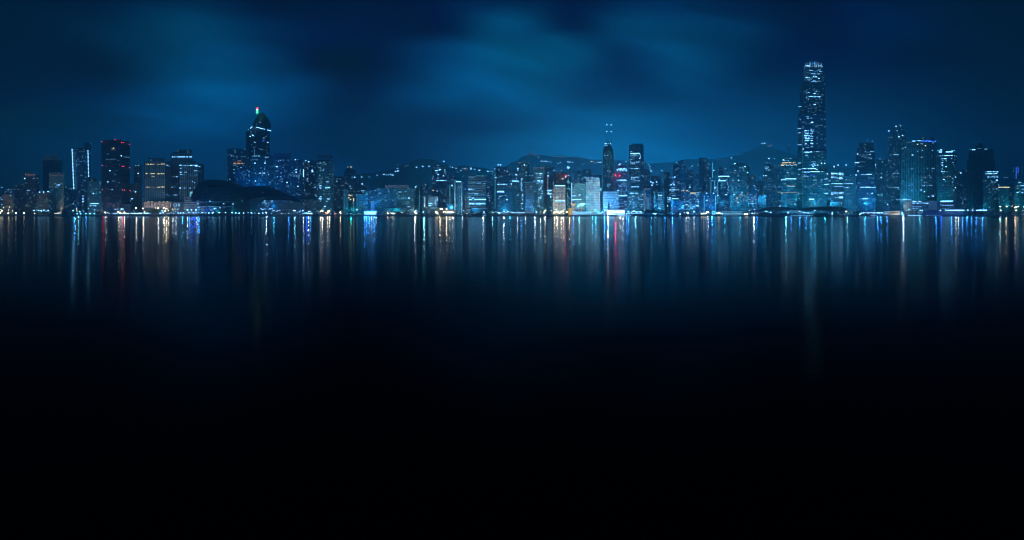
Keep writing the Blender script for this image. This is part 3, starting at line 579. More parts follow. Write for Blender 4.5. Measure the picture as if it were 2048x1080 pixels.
b.block(1207, 1214, 384, 392, 'pale', 'roof_plant', out=2, dep=12)
MB().box((PX(1217.3, 1540)-b.o.x, -60, (PZ(405.6, 1540)+QUAY)/2), (3.6, 3.6, PZ(405.6, 1540)-QUAY)).build('dark_shaft', M_dark, b.root)
T(1234, 1254, 331, 1760, 'blue', 'blue tower with three white rows above a pair of large red lights', '1239,328.4 w3;1241,327.6 w2;1236~1242@329.6 w2;1236~1254@337.2 w3;1233~1254@339.4 w3;1234~1254@341.6 w3;1241,345 w1;1233~1253@360.4 w3;1235~1252@358.8 w2;1237~1254@363 w1;1237-1254@391.6 w3;# 1237 1253 365 389 2.4 2.6 .5 w2;* 26 1236 1253 392 424 w2;1232,343 w1;1230~1236@356 w1', dep=40)
for x, y in ((1230.8, 350.4), (1239.4, 351.2)): BL[-1].roof_lamp(x, y, 'r3', 1.6, 1750, name='red_beacon')
T(1222, 1235, 343, 1780, 'dusk', 'dim block with a ladder of small lights left of the pair of red beacons', '1223,342 w1;1228.6,364 w1;* 16 1216 1234 342 380 w1;1216~1221@342 w2')
# mural slab
b = T(1287, 1302, 376, 1590, 'blue', 'narrow slab covered by a pale mural with dark irregular figure shapes', '', dep=24, skew=0)
b.block(1289, 1302, 366, 376, 'dusk', 'roof_crest', out=-4); b.block(1291.5, 1300, 361, 366, 'dusk', 'roof_crest', out=-5)
D_ = 1589
def flatpoly(b, pts, D, mat, name, th=.4):
    m = MB(); n = len(pts)
    m.v = [(PX(u, D), D, PZ(v, D)) for u, v in pts] + [(PX(u, D), D+th, PZ(v, D)) for u, v in pts]
    m.f = [list(range(n))] + [[i, n+i, n+(i+1) % n, (i+1) % n] for i in range(n)]; m.uv = [(0,0)]*(n+4*n)
    return m.build(name, mat, b.root, b.o)
flatpoly(b, [(1287.4,419),(1301.6,419),(1301.6,376.4),(1287.4,376.4)], D_-.6, emis('mural_panel', (.30, .50, .68), .30), 'mural_panel', .3)
Mmu = plain('mural_dark_ink', (.02, .06, .12))
flatpoly(b, [(1289,379),(1292,380),(1294.5,378),(1298,379),(1301.4,378),(1301.4,397),(1299,398),(1298.6,396),(1294,394.4),(1291.6,394),(1293,388),(1291,383.6)], D_-1.2, Mmu, 'mural_figure')
flatpoly(b, [(1290.4,398.6),(1293.4,399),(1292.8,408),(1294,419),(1291.4,419),(1290.6,408)], D_-1.2, Mmu, 'mural_figure')
flatpoly(b, [(1297,400),(1301.4,399),(1301.4,418.6),(1297.6,418.6),(1299,410)], D_-1.2, Mmu, 'mural_figure')
T(1307, 1314, 383, 1600, 'blue', 'slim block showing one tight ladder of white rungs, right of the mural', '# 1308 1311 385 417 3.4 1.7 1 c2', dep=20)
T(1315, 1329, 383, 1600, 'band', 'small block striped from top to bottom with dim horizontal window bands', '# 1316 1328 385 417 12 2.35 .9 w1;1317.6,390.6 w3;1321~1324@390.6 w3;1318,398 w2;1315.6-1322@417 w2;1320.6|406-412 w1', dep=24)
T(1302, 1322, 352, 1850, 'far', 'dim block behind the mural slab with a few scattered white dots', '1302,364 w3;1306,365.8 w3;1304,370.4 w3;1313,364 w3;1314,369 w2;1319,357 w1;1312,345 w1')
T(1328, 1340, 344, 1720, 'teal', 'tall plain pale green ribbed tower between striped block and bright rowed block', '1329,352 w1', xs=1334)
T(1338, 1362, 352, 1690, 'blue', 'blue block with bright short rows and a cluster of lights near its middle', '1340~1346@354.4 w2;1349.6,354 w3;1346~1351@364 w2;1344~1350@366.6 w3;1341~1352@369.6 w3;1342~1352@375.6 w2;1339~1358@379.7 w3;1340~1350@382 w2;1344-1351@391.6 w2;1334~1341@395.4 w3;1337~1357@397.4 w3;1335~1342@399.6 w3;1334~1340@403.8 w2;1335,411.6 w3;1349,413 w1;1340~1352@387 w1;* 16 1340 1360 356 395 w1')
b = T(1341, 1367, 400, 1600, 'blue', 'low dark blue block with a pale column at its left end', '1350,413 w2;1357~1361@401 w1', dep=26)
MB().box((PX(1344, 1598)-b.o.x, -2, (PZ(399, 1598)+QUAY)/2), (5, 3, PZ(399, 1598)-QUAY)).build('pale_column', plain('pale_column_stone', (.45, .50, .52)), b.root)
b = T(1366, 1400, 385.6, 1620, 'blue', 'mid rise under a bright yellow white roof row, full of small lit rooms', '1362~1376@381.4 y3;1367,378 w2;1379.6,374.4 w3;1378,383 w2;1381-1392@386 y3;1392-1399@385.4 w2;1380~1396@389.6 w2;1396~1399@386.6 w2;1366~1372@411 w3;1372~1375@409.6 w3;1376~1392@410 w2;1377~1390@413.4 w2;1380~1390@416.6 w2;1391~1397@410.6 w3;1392~1397@412.6 w2;1366~1368@393 w2;1381,399 w2;1389,396.6 w2;1393.6,399.6 w2;1396,402.4 w3;1394,405 w1;1368,418 w2;* 40 1367 1398 388 420 w2', xs=1391.5, dep=30)
b = T(1400, 1431, 386, 1640, 'blue', 'blue mid rise with two pale vertical piers, left of the outlined tower', '1401~1406@390 w1;1413,386.6 w3;1427,386.6 w3;1416,393.6 w2;1414,400.4 w3;1410,386 w1;1419,414 w2;1403,384 w1;* 22 1411 1429 388 420 w1', dep=30)
for x, w_ in ((1408.4, 2.6), (1431, 2.0)):
    MB().box((PX(x, 1637)-b.o.x, -3, (PZ(390, 1637)+QUAY)/2), (w_, 2, PZ(390, 1637)-QUAY)).build('pale_pier', plain('pale_pier_stone', (.55, .60, .62)), b.root)
b = T(1421, 1436, 362, 1700, 'blue', 'tower outlined by thin light strips with a tall lit mast', '1429,353.6 w1;1424,361 w2;1429,362 w2;1434,354 w1;1428~1436@376.6 w2;1430,375 w3;1433,374 w2;1434,380 w2;1421,384 w2;1412,361 w1', dep=26)
b.mast(1425.6, 362, 324, .5)
for p in ([(1421.6,363),(1421.6,382)], [(1429,363),(1429,382)], [(1435.4,364),(1435.4,406),(1431,408)]): line_part(b, p, 'c2', .42)
m = MB().tube((PX(1425.6, 1700), 1701, PZ(356, 1700)), (PX(1425.6, 1700), 1701, PZ(325, 1700)), .5, seg=4); m.build('light_strip', EM('c2'), b.root, b.o)
b.spec_wins('1434~1437@391 w3')
T(1437, 1459, 350.4, 1690, 'blue', 'block with two thick pale white light bars across its head', '1437-1457@352.4 w3;1457.6,353 w3;1439,358.4 w3;1436.6-1451@361.4 w3;1449~1455@359.4 w2;1454,364 w2;1455,367 w2;1454~1458@370 w2;1450,375 w2;1457~1459@380.6 w2;1445,383.4 w1;1451-1454@389.4 w3;1458,386 w1;1443|364-377 c1;1446|364-377 c1;1447-1450@411.6 w1;# 1454 1459 366 390 2.2 3 .6 w2;1455~1458@404 w1', plant='1440-1455@349')
T(1456.5, 1461.5, 413, 1560, 'pale', 'little pale square tower beside the arched white pier', '', name='pier_tower', cat='tower', dep=8, skew=0)
T(1460, 1499, 328, 1625, 'teal', 'large pale teal slab block dotted with scattered warm and white rooms', '1470,327 w3;1490,333 w3;1480,335.6 w2;1485,335 w2;1486,338 w2;1495,345 w3;1496~1498@345.6 w2;1466,360.4 w2;1477,360.4 w3;1466,364 w1;1470,341 w2;1472,341 w1;1467~1471@346 w1;1466~1470@389.4 w3;1474,396 y3;1473,401 y2;1476,405 y3;1467,399.6 y2;1495,374.4 w2;1480,388 y2;1482~1486@389 y3;1478~1488@391 y2;* 44 1462 1496 340 412 w1;* 26 1475 1497 384 406 w2', xs=1495, dep=28, rise=6, plant='1470-1490@326.6')
T(1499, 1514, 372, 1700, 'blue', 'dim blue block spotted with lights against the right side of the large teal slab', '1497.6,374.6 w3;1508,371 w2;1502~1506@395 w2;1500,399.6 w2;1500~1507@406.6 w3;1506,400 w2;1505,398.4 w1;* 20 1500 1513 375 420 w2;1517,380.6 w2')
# rounded and banded towers left of the giant
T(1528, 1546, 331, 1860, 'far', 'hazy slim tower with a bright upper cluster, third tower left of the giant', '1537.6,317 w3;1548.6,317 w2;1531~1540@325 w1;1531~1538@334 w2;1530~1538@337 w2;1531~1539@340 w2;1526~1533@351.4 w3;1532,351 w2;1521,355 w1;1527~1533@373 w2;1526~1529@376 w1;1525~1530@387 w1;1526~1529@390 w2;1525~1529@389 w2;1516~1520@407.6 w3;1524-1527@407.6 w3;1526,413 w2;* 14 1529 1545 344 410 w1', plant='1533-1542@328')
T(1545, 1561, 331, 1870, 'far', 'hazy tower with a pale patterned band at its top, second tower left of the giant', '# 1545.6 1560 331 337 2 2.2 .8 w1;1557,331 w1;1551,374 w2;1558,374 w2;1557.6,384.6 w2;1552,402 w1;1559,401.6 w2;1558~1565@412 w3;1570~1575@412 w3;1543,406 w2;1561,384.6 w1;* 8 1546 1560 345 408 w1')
T(1562, 1594, 316.6, 1690, 'teal', 'rounded teal tower with long yellow white bands, just left of the giant tower', '1571~1584@316.4 w2;1567,319.6 w3;1568~1580@321 w2;1564~1593@325.4 y3;1562~1594@328.4 y2;1563~1567@330 y3;1562~1594@331 w2;1573~1580@345.4 w2;1582-1586@344 w1;1563-1570@359.4 w3;1570-1593@357.6 w3;1564~1590@360 w1;1573~1593@371.4 y2;1576~1590@373 w2;1562~1576@385 y2;1573~1594@384.4 y2;1562~1570@387 w2;1572~1594@399 w1;1573~1592@403.4 w1;1582~1593@409.4 c2;1588~1592@407 w2;* 20 1564 1592 335 408 c1', xs=1574, rise=14, dep=40, plant='1570-1586@314.6')
# ---- the giant tower: stacked setbacks
b = Bld(1595, 1653, 300, 1760, 'teal', 'tallest tower of the skyline, tapering, crowned by upright glowing fins', xs=1605, rise=30, dep=60, cat='skyscraper', name='skyscraper')
Z = lambda v: PZ(v, 1760)
def ln(x0, xs, x1, g=0): return [(PX(x0, 1786), 1786), (PX(xs, 1760+g), 1760+g), (PX(x1, 1764+g), 1764+g)]
b.body(Z(300), Z(225), 'blue', ln(1596, 1605, 1652, 2), 'upper_shaft', 56)
b.body(Z(225), Z(165), 'dusk', ln(1599.5, 1606, 1650, 4), 'upper_shaft', 52)
b.body(Z(165), Z(133), 'dusk', ln(1604, 1608, 1648.4, 7), 'upper_shaft', 46)
b.body(Z(133), Z(128), 'dark', ln(1607, 1610, 1646, 10), 'crown_base', 40)
for z0, z1, l in ((300, 301.6, ln(1594.4, 1604.6, 1653.6, -1)), (340, 342.5, ln(1594.4, 1604.6, 1653.6, -1)), (225, 226.4, ln(1595.4, 1604.6, 1652.6, 1))):
    b.body(Z(z1), Z(z0), 'dark', l, 'belt_course', 58)
Mfin = emis('crown_fin_glow', (.25, .65, 1), .9)
for i in range(10):
    u = 1610.5 + i*3.85 + (i%3)*.5; k = i/9; h = 4.5+3.2*math.sin(k*math.pi) + (i%2)*1.2
    m = MB(); x = PX(u, 1768); m.v = [(x-.55, 1768, Z(133)), (x+.55, 1768, Z(133)), (x+.3-(k-.5)*5, 1771, Z(129-h)), (x-.3-(k-.5)*5, 1771, Z(129-h)), (x-.55, 1774, Z(133)), (x+.55, 1774, Z(133))]
    m.f = [[0,1,2,3],[5,4,3,2],[1,5,2],[4,0,3]]; m.uv = [(0,0)]*14
    m.build('crown_fin', Mfin if i not in (1, 4, 8) else EM('w1'), b.root, b.o)
b.mast(1636, 130, 118.6, .4, 'w1')
b.spec_wins('''1612-1619@131.4 w3;1637-1641@130.6 w2;1614~1619@139.6 w2;1619~1626@140.2 w2;1636~1640@138.8 w2;1638~1644@141.8 w2;1613~1618@145 w1;1621~1640@146.8 w2;1625~1632@150 w1;1626~1634@152.8 w3;1611~1620@154.6 w3;1636~1640@155.6 w3;1615~1623@157.8 w2;1626~1632@160.6 w2;1616~1620@161.2 w2;1623~1640@162.6 w2;1646.5,159 w1;1648,148 w1;1610,146 w1;
1625~1639@179.4 w1;1631~1639@182.4 w2;1615~1620@184.6 w2;1627-1631@186.4 w3;1634-1637@186.8 w1;1608,186.6 w1;1617~1648@192.6 w3;1627~1647@192.4 w2;1613,195 w2;1617,198 w2;1639,195.6 w1;1627~1633@208.6 w3;1637,207.6 w1;1629~1633@215.6 w1;1609~1614@213.4 w1;1651,205 w1;1615~1618@216.6 w1;1617,223 w1;1619,226 w1;1623~1636@225.4 w2;1635~1640@228 w1;1612~1618@233.4 w2;1614-1618@236.4 w2;1621~1625@235.8 w2;1629,235 w3;1634,235.6 w3;1621-1642@243.8 w3;1621-1642@244.6 w3;1627~1634@252.8 w3;1634~1641@252 w2;
1609~1619@260.8 w3;1621~1640@259.8 w3;1643~1647@259.6 w3;1609~1619@264 w3;1621~1640@263.4 w3;1643-1651@266.4 w3;1611~1619@267.4 w3;1621~1640@266.6 w3;1608~1619@270.8 w3;1621~1640@270 w3;1642~1651@270.8 w3;1609~1619@274.2 w3;1621~1640@273.2 w3;1643~1650@273.8 w3;1610~1619@277.4 w3;1621~1640@276.8 w3;1643~1649@277 w3;1610~1618@281 w3;1621~1638@280.6 w3;1643~1650@279.8 w3;
1610~1614@287.6 w3;1621~1642@286 w3;1621~1642@287.2 w3;1643~1648@285 w2;1643-1651@290 w3;1635~1642@289.6 w3;1615~1619@290.4 w2;1609~1618@294.6 w2;1621~1640@293.4 w2;1643~1648@293 w2;1640,296 w3;1606,298 w3;1609-1619@304.2 w3;1620-1624@303.6 w3;1627~1640@303 w2;1641~1647@303.2 w1;1610-1616@311 w2;
1625~1632@323.4 w2;1625~1632@326.4 w2;1623~1639@329.8 w3;1643,326 w3;1649,326 w3;1626,333 w3;1604~1619@337.4 w3;1620-1632@336.8 w3;1631~1637@339.4 w3;1604~1619@344 w3;1620-1640@343 w3;1642~1650@343 w2;1607,349.6 b2;1608~1614@350.4 w2;1619~1630@350 b2;1620~1631@348 b1;1607~1617@353.4 w2;1628,353.6 w2;1631,356.6 w1;1626~1633@360 w2;1641~1646@359.6 w2;1643,363.6 w2;1641~1646@369 w2;1611,373.6 w2;1627,369 w2;1642,376.6 w2;1636,376.4 w1;1615~1625@373.6 w1;1618-1628@399.2 w3;1618-1628@398.2 w3;1626,393 w1;1612,396.6 w1;1597.6,387.6 w2;1598.6,397 w2;1598,349 w2;
# 1609 1648 139 163 3 2.9 .22 w1;# 1609 1648 180 215 3.2 3.4 .13 w1;# 1609 1648 345 396 3.2 3.2 .07 w1''')
for (a, c_, d, e) in ((1597.5, 214.4, 1602.4, 212), (1600, 241, 1601.4, 238.6), (1596, 258.4, 1602, 256), (1596.4, 266.6, 1601, 264.6), (1596, 292.6, 1602.4, 288.4), (1597, 327, 1601.6, 325), (1597, 339, 1601.6, 337.6)):
    b.win(a, d, e, e+1.6, 'w2', 'lit_window', 1)
line_part(b, [(1595.6,338),(1595.6,402)], 'c1', .35); line_part(b, [(1604.8,262),(1604.8,414)], 'c1', .3)
m = MB()
for i in range(11): m.box((PX(1619+i*1.9, 1756), 1755.5, (PZ(405, 1756)+PZ(414, 1756))/2), (.45, .5, 9/F*1756))
for i in range(4): m.box((PX(1628.5, 1756), 1755.1, PZ(405+i*2.9, 1756)), (20/F*1756, .5, .45))
m.build('entrance_grille', EM('c1'), b.root, b.o)
BL.append(b)
b = T(1653.5, 1688, 344, 1625, 'teal', 'shorter office block of three window bays just right of the giant tower', '1654~1658@347 w3;1654~1658@349 w2;' + ''.join('1662~1668@%s w%d;1668.6~1677@%s w%d;1678~1686.6@%s w%d;' % (y, a, y, c, y, d) for y, a, c, d in ((345,2,1,2),(347,3,3,3),(349.4,2,2,3),(352.4,2,1,1),(355.2,3,2,3),(357.4,1,2,3),(367.4,3,3,3),(372.6,1,2,2),(384.6,2,2,3),(386.2,3,3,3),(388.4,3,1,0+1))) + '1649~1657@358 w2;1654,356.4 w2;1649~1657@368.4 w3;1655~1661@361.6 w2;1650~1656@386.6 w3;1678-1686@394 w3;1678-1686@395.6 w3;1669~1678@395.4 w2;1661,397.6 w2;1660,393 w1;1667,344 w1;1668,332.6 w3;1668,335 w2;1676,330 w3;1692,329.4 w3', xs=1661.5, rise=18, dep=30)
b.block(1661, 1684, 404, 431, plain('teal_hall', (.10, .18, .20)), 'entrance_hall', out=30, dep=12)
m = MB()
for p_, q_ in (((1661, 405), (1683, 404)), ((1683, 404), (1683, 410)), ((1661, 405), (1661, 410)), ((1661, 410), (1675, 410))):
    m.tube((PX(p_[0], 1590), 1590, PZ(p_[1], 1590)), (PX(q_[0], 1590), 1590, PZ(q_[1], 1590)), .35, seg=4)
m.build('light_strip', EM('c2'), b.root, b.o)
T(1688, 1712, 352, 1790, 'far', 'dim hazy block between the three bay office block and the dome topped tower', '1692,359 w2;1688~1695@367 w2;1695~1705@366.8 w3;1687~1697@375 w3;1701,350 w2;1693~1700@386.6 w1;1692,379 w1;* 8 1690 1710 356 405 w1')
# domed tower
b = Bld(1709, 1751, 345, 1820, 'blue', 'domed tower with curved shoulders and white rows, below a string of roof lights', xs=1714, rise=10, dep=45)
for i, (xa, xb, va, vb) in enumerate(((1710, 1750.5, 325, 345.2), (1711.6, 1750, 308, 325.2), (1714.4, 1749, 295, 308.2), (1718.6, 1747, 285, 295.2))):
    b.block(xa, xb, va, vb, 'dusk', 'curved_shoulder', out=0-i*2, dep=40-3*i)
b.spec_wins('1731,303 w2;1740~1748@302.6 w2;1715,308 w3;1717~1728@309.6 w1;1731~1742@308.6 w2;1747~1749@308.6 w2;1721~1733@312.4 w1;1728~1743@314.8 w1;1739~1743@317.4 w2;1710-1718@325.2 w3;1719~1733@323.6 w1;1730~1743@327 w1;1715~1733@333.2 w1;1727~1741@332.4 w2;1748,329 w3;1750.6,329.6 w3;1748~1752@332 w3;1732,336 w2;1732,340.4 w1;1715.6,342 w3;1721-1735@349.4 w2;1733-1743@348.6 w3;1712,350 w3;1711~1714@372 w3;1709~1714@376 w2;1719~1726@372 w1;1720~1752@374.6 w3;1725~1745@374.2 w3;1722,380.6 w1;1744,386.6 w3;1735,386.4 w2;1735,389 w1;1721,397.6 w2;1725-1735@397.4 w3;1738,397.4 w2;1731,394.4 w1;1730,400 w1;1755~1765@389.4 c2;1757~1766@392 c1;1756-1766@390.6 c1;1758,374 w1;* 22 1713 1749 300 400 w1')
b.roof_lamp(1735, 280.4, 'w2', 1.0, 1822, name='roof_lamp'); b.mast(1735, 286, 280.5, .5)
b.mast(1745, 296, 282.4, .5); b.roof_lamp(1745, 282.2, 'w2', 1.0, 1822, name='roof_lamp')
BL.append(b)
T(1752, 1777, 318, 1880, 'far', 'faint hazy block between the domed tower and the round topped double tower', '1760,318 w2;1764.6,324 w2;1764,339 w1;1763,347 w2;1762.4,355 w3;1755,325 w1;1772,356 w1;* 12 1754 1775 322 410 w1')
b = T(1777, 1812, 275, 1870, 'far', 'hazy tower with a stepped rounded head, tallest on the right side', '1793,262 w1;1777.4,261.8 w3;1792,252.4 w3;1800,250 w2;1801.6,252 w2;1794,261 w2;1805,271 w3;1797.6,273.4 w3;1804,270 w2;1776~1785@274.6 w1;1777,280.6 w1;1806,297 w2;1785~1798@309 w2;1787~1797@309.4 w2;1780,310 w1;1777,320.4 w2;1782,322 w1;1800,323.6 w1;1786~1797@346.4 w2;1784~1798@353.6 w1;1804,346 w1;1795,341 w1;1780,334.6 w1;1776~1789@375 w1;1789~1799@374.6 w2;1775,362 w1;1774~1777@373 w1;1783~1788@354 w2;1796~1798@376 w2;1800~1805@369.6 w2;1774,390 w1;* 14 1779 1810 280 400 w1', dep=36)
b.block(1782, 1812, 262, 275.2, 'far', 'round_head', out=-3); b.block(1786, 1808, 254, 262.2, 'far', 'round_head', out=-6); b.block(1791, 1804, 249, 254.2, 'far', 'round_head', out=-9)
b = T(1800, 1873, 281, 1700, 'vert', 'wide ribbed tower with a white and deep blue light line along its roof', '1811,294 w2;1806,296 w2;1805,285.6 w1;1813~1823@284 w1;1825-1830@282 w3;1833~1842@281.4 w3;1835,288.6 y3;1841~1845@287.4 w2;1850.6,291 y3;1844~1872@280.6 b3;1843~1871@282 b3;1864~1867@284.6 w2;1844,301 w2;1834~1837@303 w2;1864.6,300 w2;1842,314 y2;1844,314 w2;1859,306 w1;1819,303 w1;1825,310 w3;1824,337.4 w2;1847~1849@336 w1;1855,336 w2;1863~1869@335.8 w2;1845,360 w1;1850,354 y2;1858.6,351 w2;1855,354 w1;1843,360 w2;1849,364.6 w2;1858,362 w1;1849~1864@370 w2;1868,362 w1;1824,368 w2;1818,371 w2;1824,380.4 w2;1842,380 w3;1848.6,383 w3;1840,390 w1;1813,391.6 w2;1856~1858@392.6 w3;1862~1868@390.4 w2;1866,392.4 w3;* 18 1802 1870 290 395 w1;* 10 1842 1870 350 372 w2', xs=1837, rise=20, dep=40)
b.block(1839, 1852, 274, 281, 'dusk', out=-6); b.block(1861, 1870, 273, 281, 'dusk', out=-6); b.roof_lamp(1840.6, 269.6, 'w1', .8, 1710, name='roof_lamp'); b.roof_lamp(1864, 269.6, 'w1', .8, 1710, name='roof_lamp'); b.mast(1840.6, 275, 269.6); b.mast(1864, 275, 269.6)
b = T(1874, 1914, 305, 1660, 'dusk', 'tower wearing a brilliant white roof line with slanted end bars', '1879-1904@303.4 w3;1880~1903@304 w3;1875-1884@301 w2;1880-1884@299.4 w3;1902-1909@301.4 w2;1875~1883@311.4 w2;1884~1905@311 w3;1908~1913@311.4 w2;1883~1893@317 w3;1902~1907@317 w3;1885,320 w2;1892,320 w2;1884.6,325 w3;1906,325 w2;1884.6,330 w3;1892,333 w3;1884.6,337.6 w2;1883~1889@343 w3;1886~1902@353.6 y1;1895,353.6 w2;1911,353.8 w3;1905,356.6 w2;1886~1889@358.6 w3;1891,362 w2;1905,364 w2;1900,353 y2;1877~1881@378 w1;1910.4,374.8 w3;1908,380 w2;1902,382.4 w1;1887,385 w1;1911,390 w1;* 12 1877 1911 315 395 w1', xs=1908, dep=36, plant='1884-1900@300')
T(1914, 1937, 340, 1880, 'dusk', 'low hazy block in the gap left of the black tower with a crown', '1918,342 w1;1921.4,346 w3;1920,344 w1;1924,372 w1')
b = T(1937, 1988, 297, 1650, 'dark', 'black broad tower with a dim crown and a patch of lit rows at its right', '1938-1943@298.4 w1;1944-1950@299 w3;1955~1962@296.6 w1;1969-1974@298 w2;1946~1964@323 w1;1959,323 w2;1949,340 w2;1945~1958@340.4 w1;1960,339 w1;1963.4,344.6 w3;1963.4,347.6 w3;1964,353.4 w2;1948,353.6 w1;1935.4,334 w1;1953,344.6 w1;1940~1946@405.6 w2;1943,413.6 w2;1940,417 w2;* 10 1940 1985 305 400 w1', xs=1984, dep=50)
b.block(1951, 1971, 291, 297.1, 'dark', 'crown', out=-6, dep=20); b.block(1956, 1966, 286, 291.1, 'dark', 'crown', out=-8, dep=16)
b.block(1934, 1990, 322, 431, 'dark', 'broad_lower_body', out=6, dep=44)
b2 = T(1966, 1998, 340.6, 1620, 'dusk', 'block of bright white office rows in front of the black crowned tower', '1971~1996@343.4 w3;1971~1996@346.6 w3;1975~1996@352.4 w2;1975~1996@355.2 w2;1992~1995@360 w3;1993.6,361 w3;1983~1991@364 w2;1971~1990@349 w1;1998,370 w2;1992~1995@378 w2;1992~1995@384.6 w2;1998,391 w2;1993,396 w1;* 10 1968 1996 366 410 w1', xs=1996, dep=26)
T(1996, 2018, 375, 1600, 'dusk', 'low block with one long warm white row of light on its roof', '1998-2017@374.4 y3;2000~2016@373.8 y2;1997,369.6 w2;2007~2016@355 w1;* 5 1998 2016 380 410 w1')
b = T(2026, 2042, 333, 1830, 'blue', 'hazy tower edged by a bright blue vertical light strip near the right picture edge', '2032|334-358 b2;2036|333-346 b2;2032|334-358 w1;2044,335 w1', plant='2029-2036@331')
T(2028, 2075, 362, 1600, 'teal', 'teal block with short bright rows cut off by the right picture edge', '2036~2042@365 w2;2037-2040@365.6 w2;2034~2046@371.6 w2;2041~2047@371.4 w3;2032~2040@376.4 w2;2043~2048@378.4 w2;2033~2038@385 w3;2035~2040@383.4 w2;2043~2052@385.4 w3;2037,388 w1;2026,395.6 w1;* 10 2030 2050 366 412 w1')
# podium on the right
b = T(1807, 1825, 402, 1560, 'con', 'grey blank walled car park block on the right waterfront', '1793~1822@399.4 w2;1807-1812@399.2 w3;1816~1822@399.4 w2;1802~1810@402.4 w1', dep=20, name='waterfront_block')
b = T(1825, 1912, 401, 1570, 'blue', 'long low terminal with rows of lit windows and a sparkling grey screen panel', '1825~1834@402.8 w3;1837~1842@402.8 w3;1825~1841@406.2 w3;1843~1845@406 w3;1847~1856@406.2 w3;1847~1856@406.8 w3;1825~1843@413 w2;1825~1843@417 w2;1880~1906@402.6 w3;1884~1905@403.4 w3;1880-1882@409.4 w2;' + ';'.join('%s-%s@%s w%d' % (x, x+3, y, k) for x in (1884.6, 1889.6, 1894.2, 1898.8, 1903) for y, k in ((401.8, 3), (409.6, 1), (410.6, 2))) + ';1880~1888@417.4 w1;# 1858 1874 402 419 1.5 1.5 .38 w2;1848~1860@418 w1', dep=24, name='ferry_terminal', cat='terminal')
flatpoly(b, [(1857.4,420),(1874.6,420),(1874.6,401.6),(1857.4,401.6)], 1568.2, plain('grey_screen_panel', (.45, .48, .48)), 'screen_panel', .5)


# ------------------------------------------------------------------ lamps, quay things, boats
for b in BL: b.done()
def curve(pts, u):
    if u <= pts[0][0]: return pts[0][1]
    for (a, va), (c, vc) in zip(pts, pts[1:]):
        if u <= c:
            t = (u-a)/(c-a); t = t*t*(3-2*t); return va+(vc-va)*t
    return pts[-1][1]
SHORE = 1484.0
# water, seawall, land
def sheet(name, x0, x1, y0, y1, z, mat, nx=1, ny=1):
    vs = [(x0+(x1-x0)*i/nx, y0+(y1-y0)*j/ny, z) for j in range(ny+1) for i in range(nx+1)]
    fs = [(j*(nx+1)+i, j*(nx+1)+i+1, (j+1)*(nx+1)+i+1, (j+1)*(nx+1)+i) for j in range(ny) for i in range(nx)]
    o = link(name, mesh(name, vs, fs), mat); return tag(o, kind='structure')
mw, N, L, b_ = newmat('harbour_water')
b_.inputs['Base Color'].default_value = (.0005, .001, .002, 1)
b_.inputs['Roughness'].default_value = WATER_ROUGH; b_.inputs['IOR'].default_value = WATER_IOR
gc = N.new('ShaderNodeTexCoord'); mp = N.new('ShaderNodeMapping'); mp.inputs['Scale'].default_value = (.13, .8, 1)
L.new(gc.outputs['Object'], mp.inputs[0])
n1 = N.new('ShaderNodeTexNoise'); n1.inputs['Scale'].default_value = .9; n1.inputs['Detail'].default_value = 5; n1.inputs['Roughness'].default_value = .55
L.new(mp.outputs[0], n1.inputs['Vector'])
bp = N.new('ShaderNodeBump'); bp.inputs['Strength'].default_value = 1.0; bp.inputs['Distance'].default_value = WATER_BUMP
L.new(n1.outputs['Fac'], bp.inputs['Height']); L.new(bp.outputs[0], b_.inputs['Normal'])
sheet('water', -4500, 4500, -40, SHORE, 0, mw)
w = MB().box((0, SHORE+3, QUAY/2-1), (9000, 6, QUAY+2)); o = w.build('seawall', M_stone); tag(o, 'long low granite seawall at the foot of the far waterfront', 'seawall', kind='structure')
sheet('ground', -4500, 4500, SHORE+6, 4660, QUAY-.05, M_ground)

# hills
random.seed(3)
def vnoise(x, y, s):
    def h(i, j):
        q = math.sin(i*127.1+j*311.7+s*17.3)*43758.5453; return q-math.floor(q)
    i, j = math.floor(x), math.floor(y); fx, fy = x-i, y-j; fx = fx*fx*(3-2*fx); fy = fy*fy*(3-2*fy)
    return (h(i,j)*(1-fx)+h(i+1,j)*fx)*(1-fy)+(h(i,j+1)*(1-fx)+h(i+1,j+1)*fx)*fy
RA = [(560,420),(650,362),(700,348),(740,346),(775,342),(795,334),(812,326),(830,319.5),(848,317),(866,319),(884,326),(905,333),(930,331),(960,334),(1000,345),(1060,360),(1120,420)]
RB = [(860,420),(930,350),(1000,338),(1030,322),(1046,312),(1060,307.5),(1080,309),(1110,313),(1150,313),(1190,319),(1240,320),(1290,327),(1340,325),(1380,318),(1430,318),(1470,311),(1500,302),(1525,291),(1545,296),(1580,308),(1620,320),(1680,333),(1760,345),(1830,360),(1900,380),(1980,405),(2060,425)]
HILLS = [(RA, 2250, 2750, 3000, 1), (RB, 2450, 3800, 4200, 2)]
def hz(k, x, y):
    prof, y0, yr, y1, s = HILLS[k]
    u = 1024+x/y*F if y > 10 else 0
    v = curve(prof, 1024+x/yr*F)
    H = max(0, PZ(v, yr)-QUAY)
    if y <= y0 or y >= y1+400: t = 0
    elif y < yr: t = (y-y0)/(yr-y0); t = t**.85
    else: t = max(0, 1-((y-yr)/(y1+400-yr))**2)
    n = vnoise(x/70, y/70, s)*.6+vnoise(x/25, y/25, s+4)*.3+vnoise(x/9, y/9, s+8)*.1-.5
    return QUAY-.4+H*t + n*22*min(1, H/120)*(t*(1.25-t))
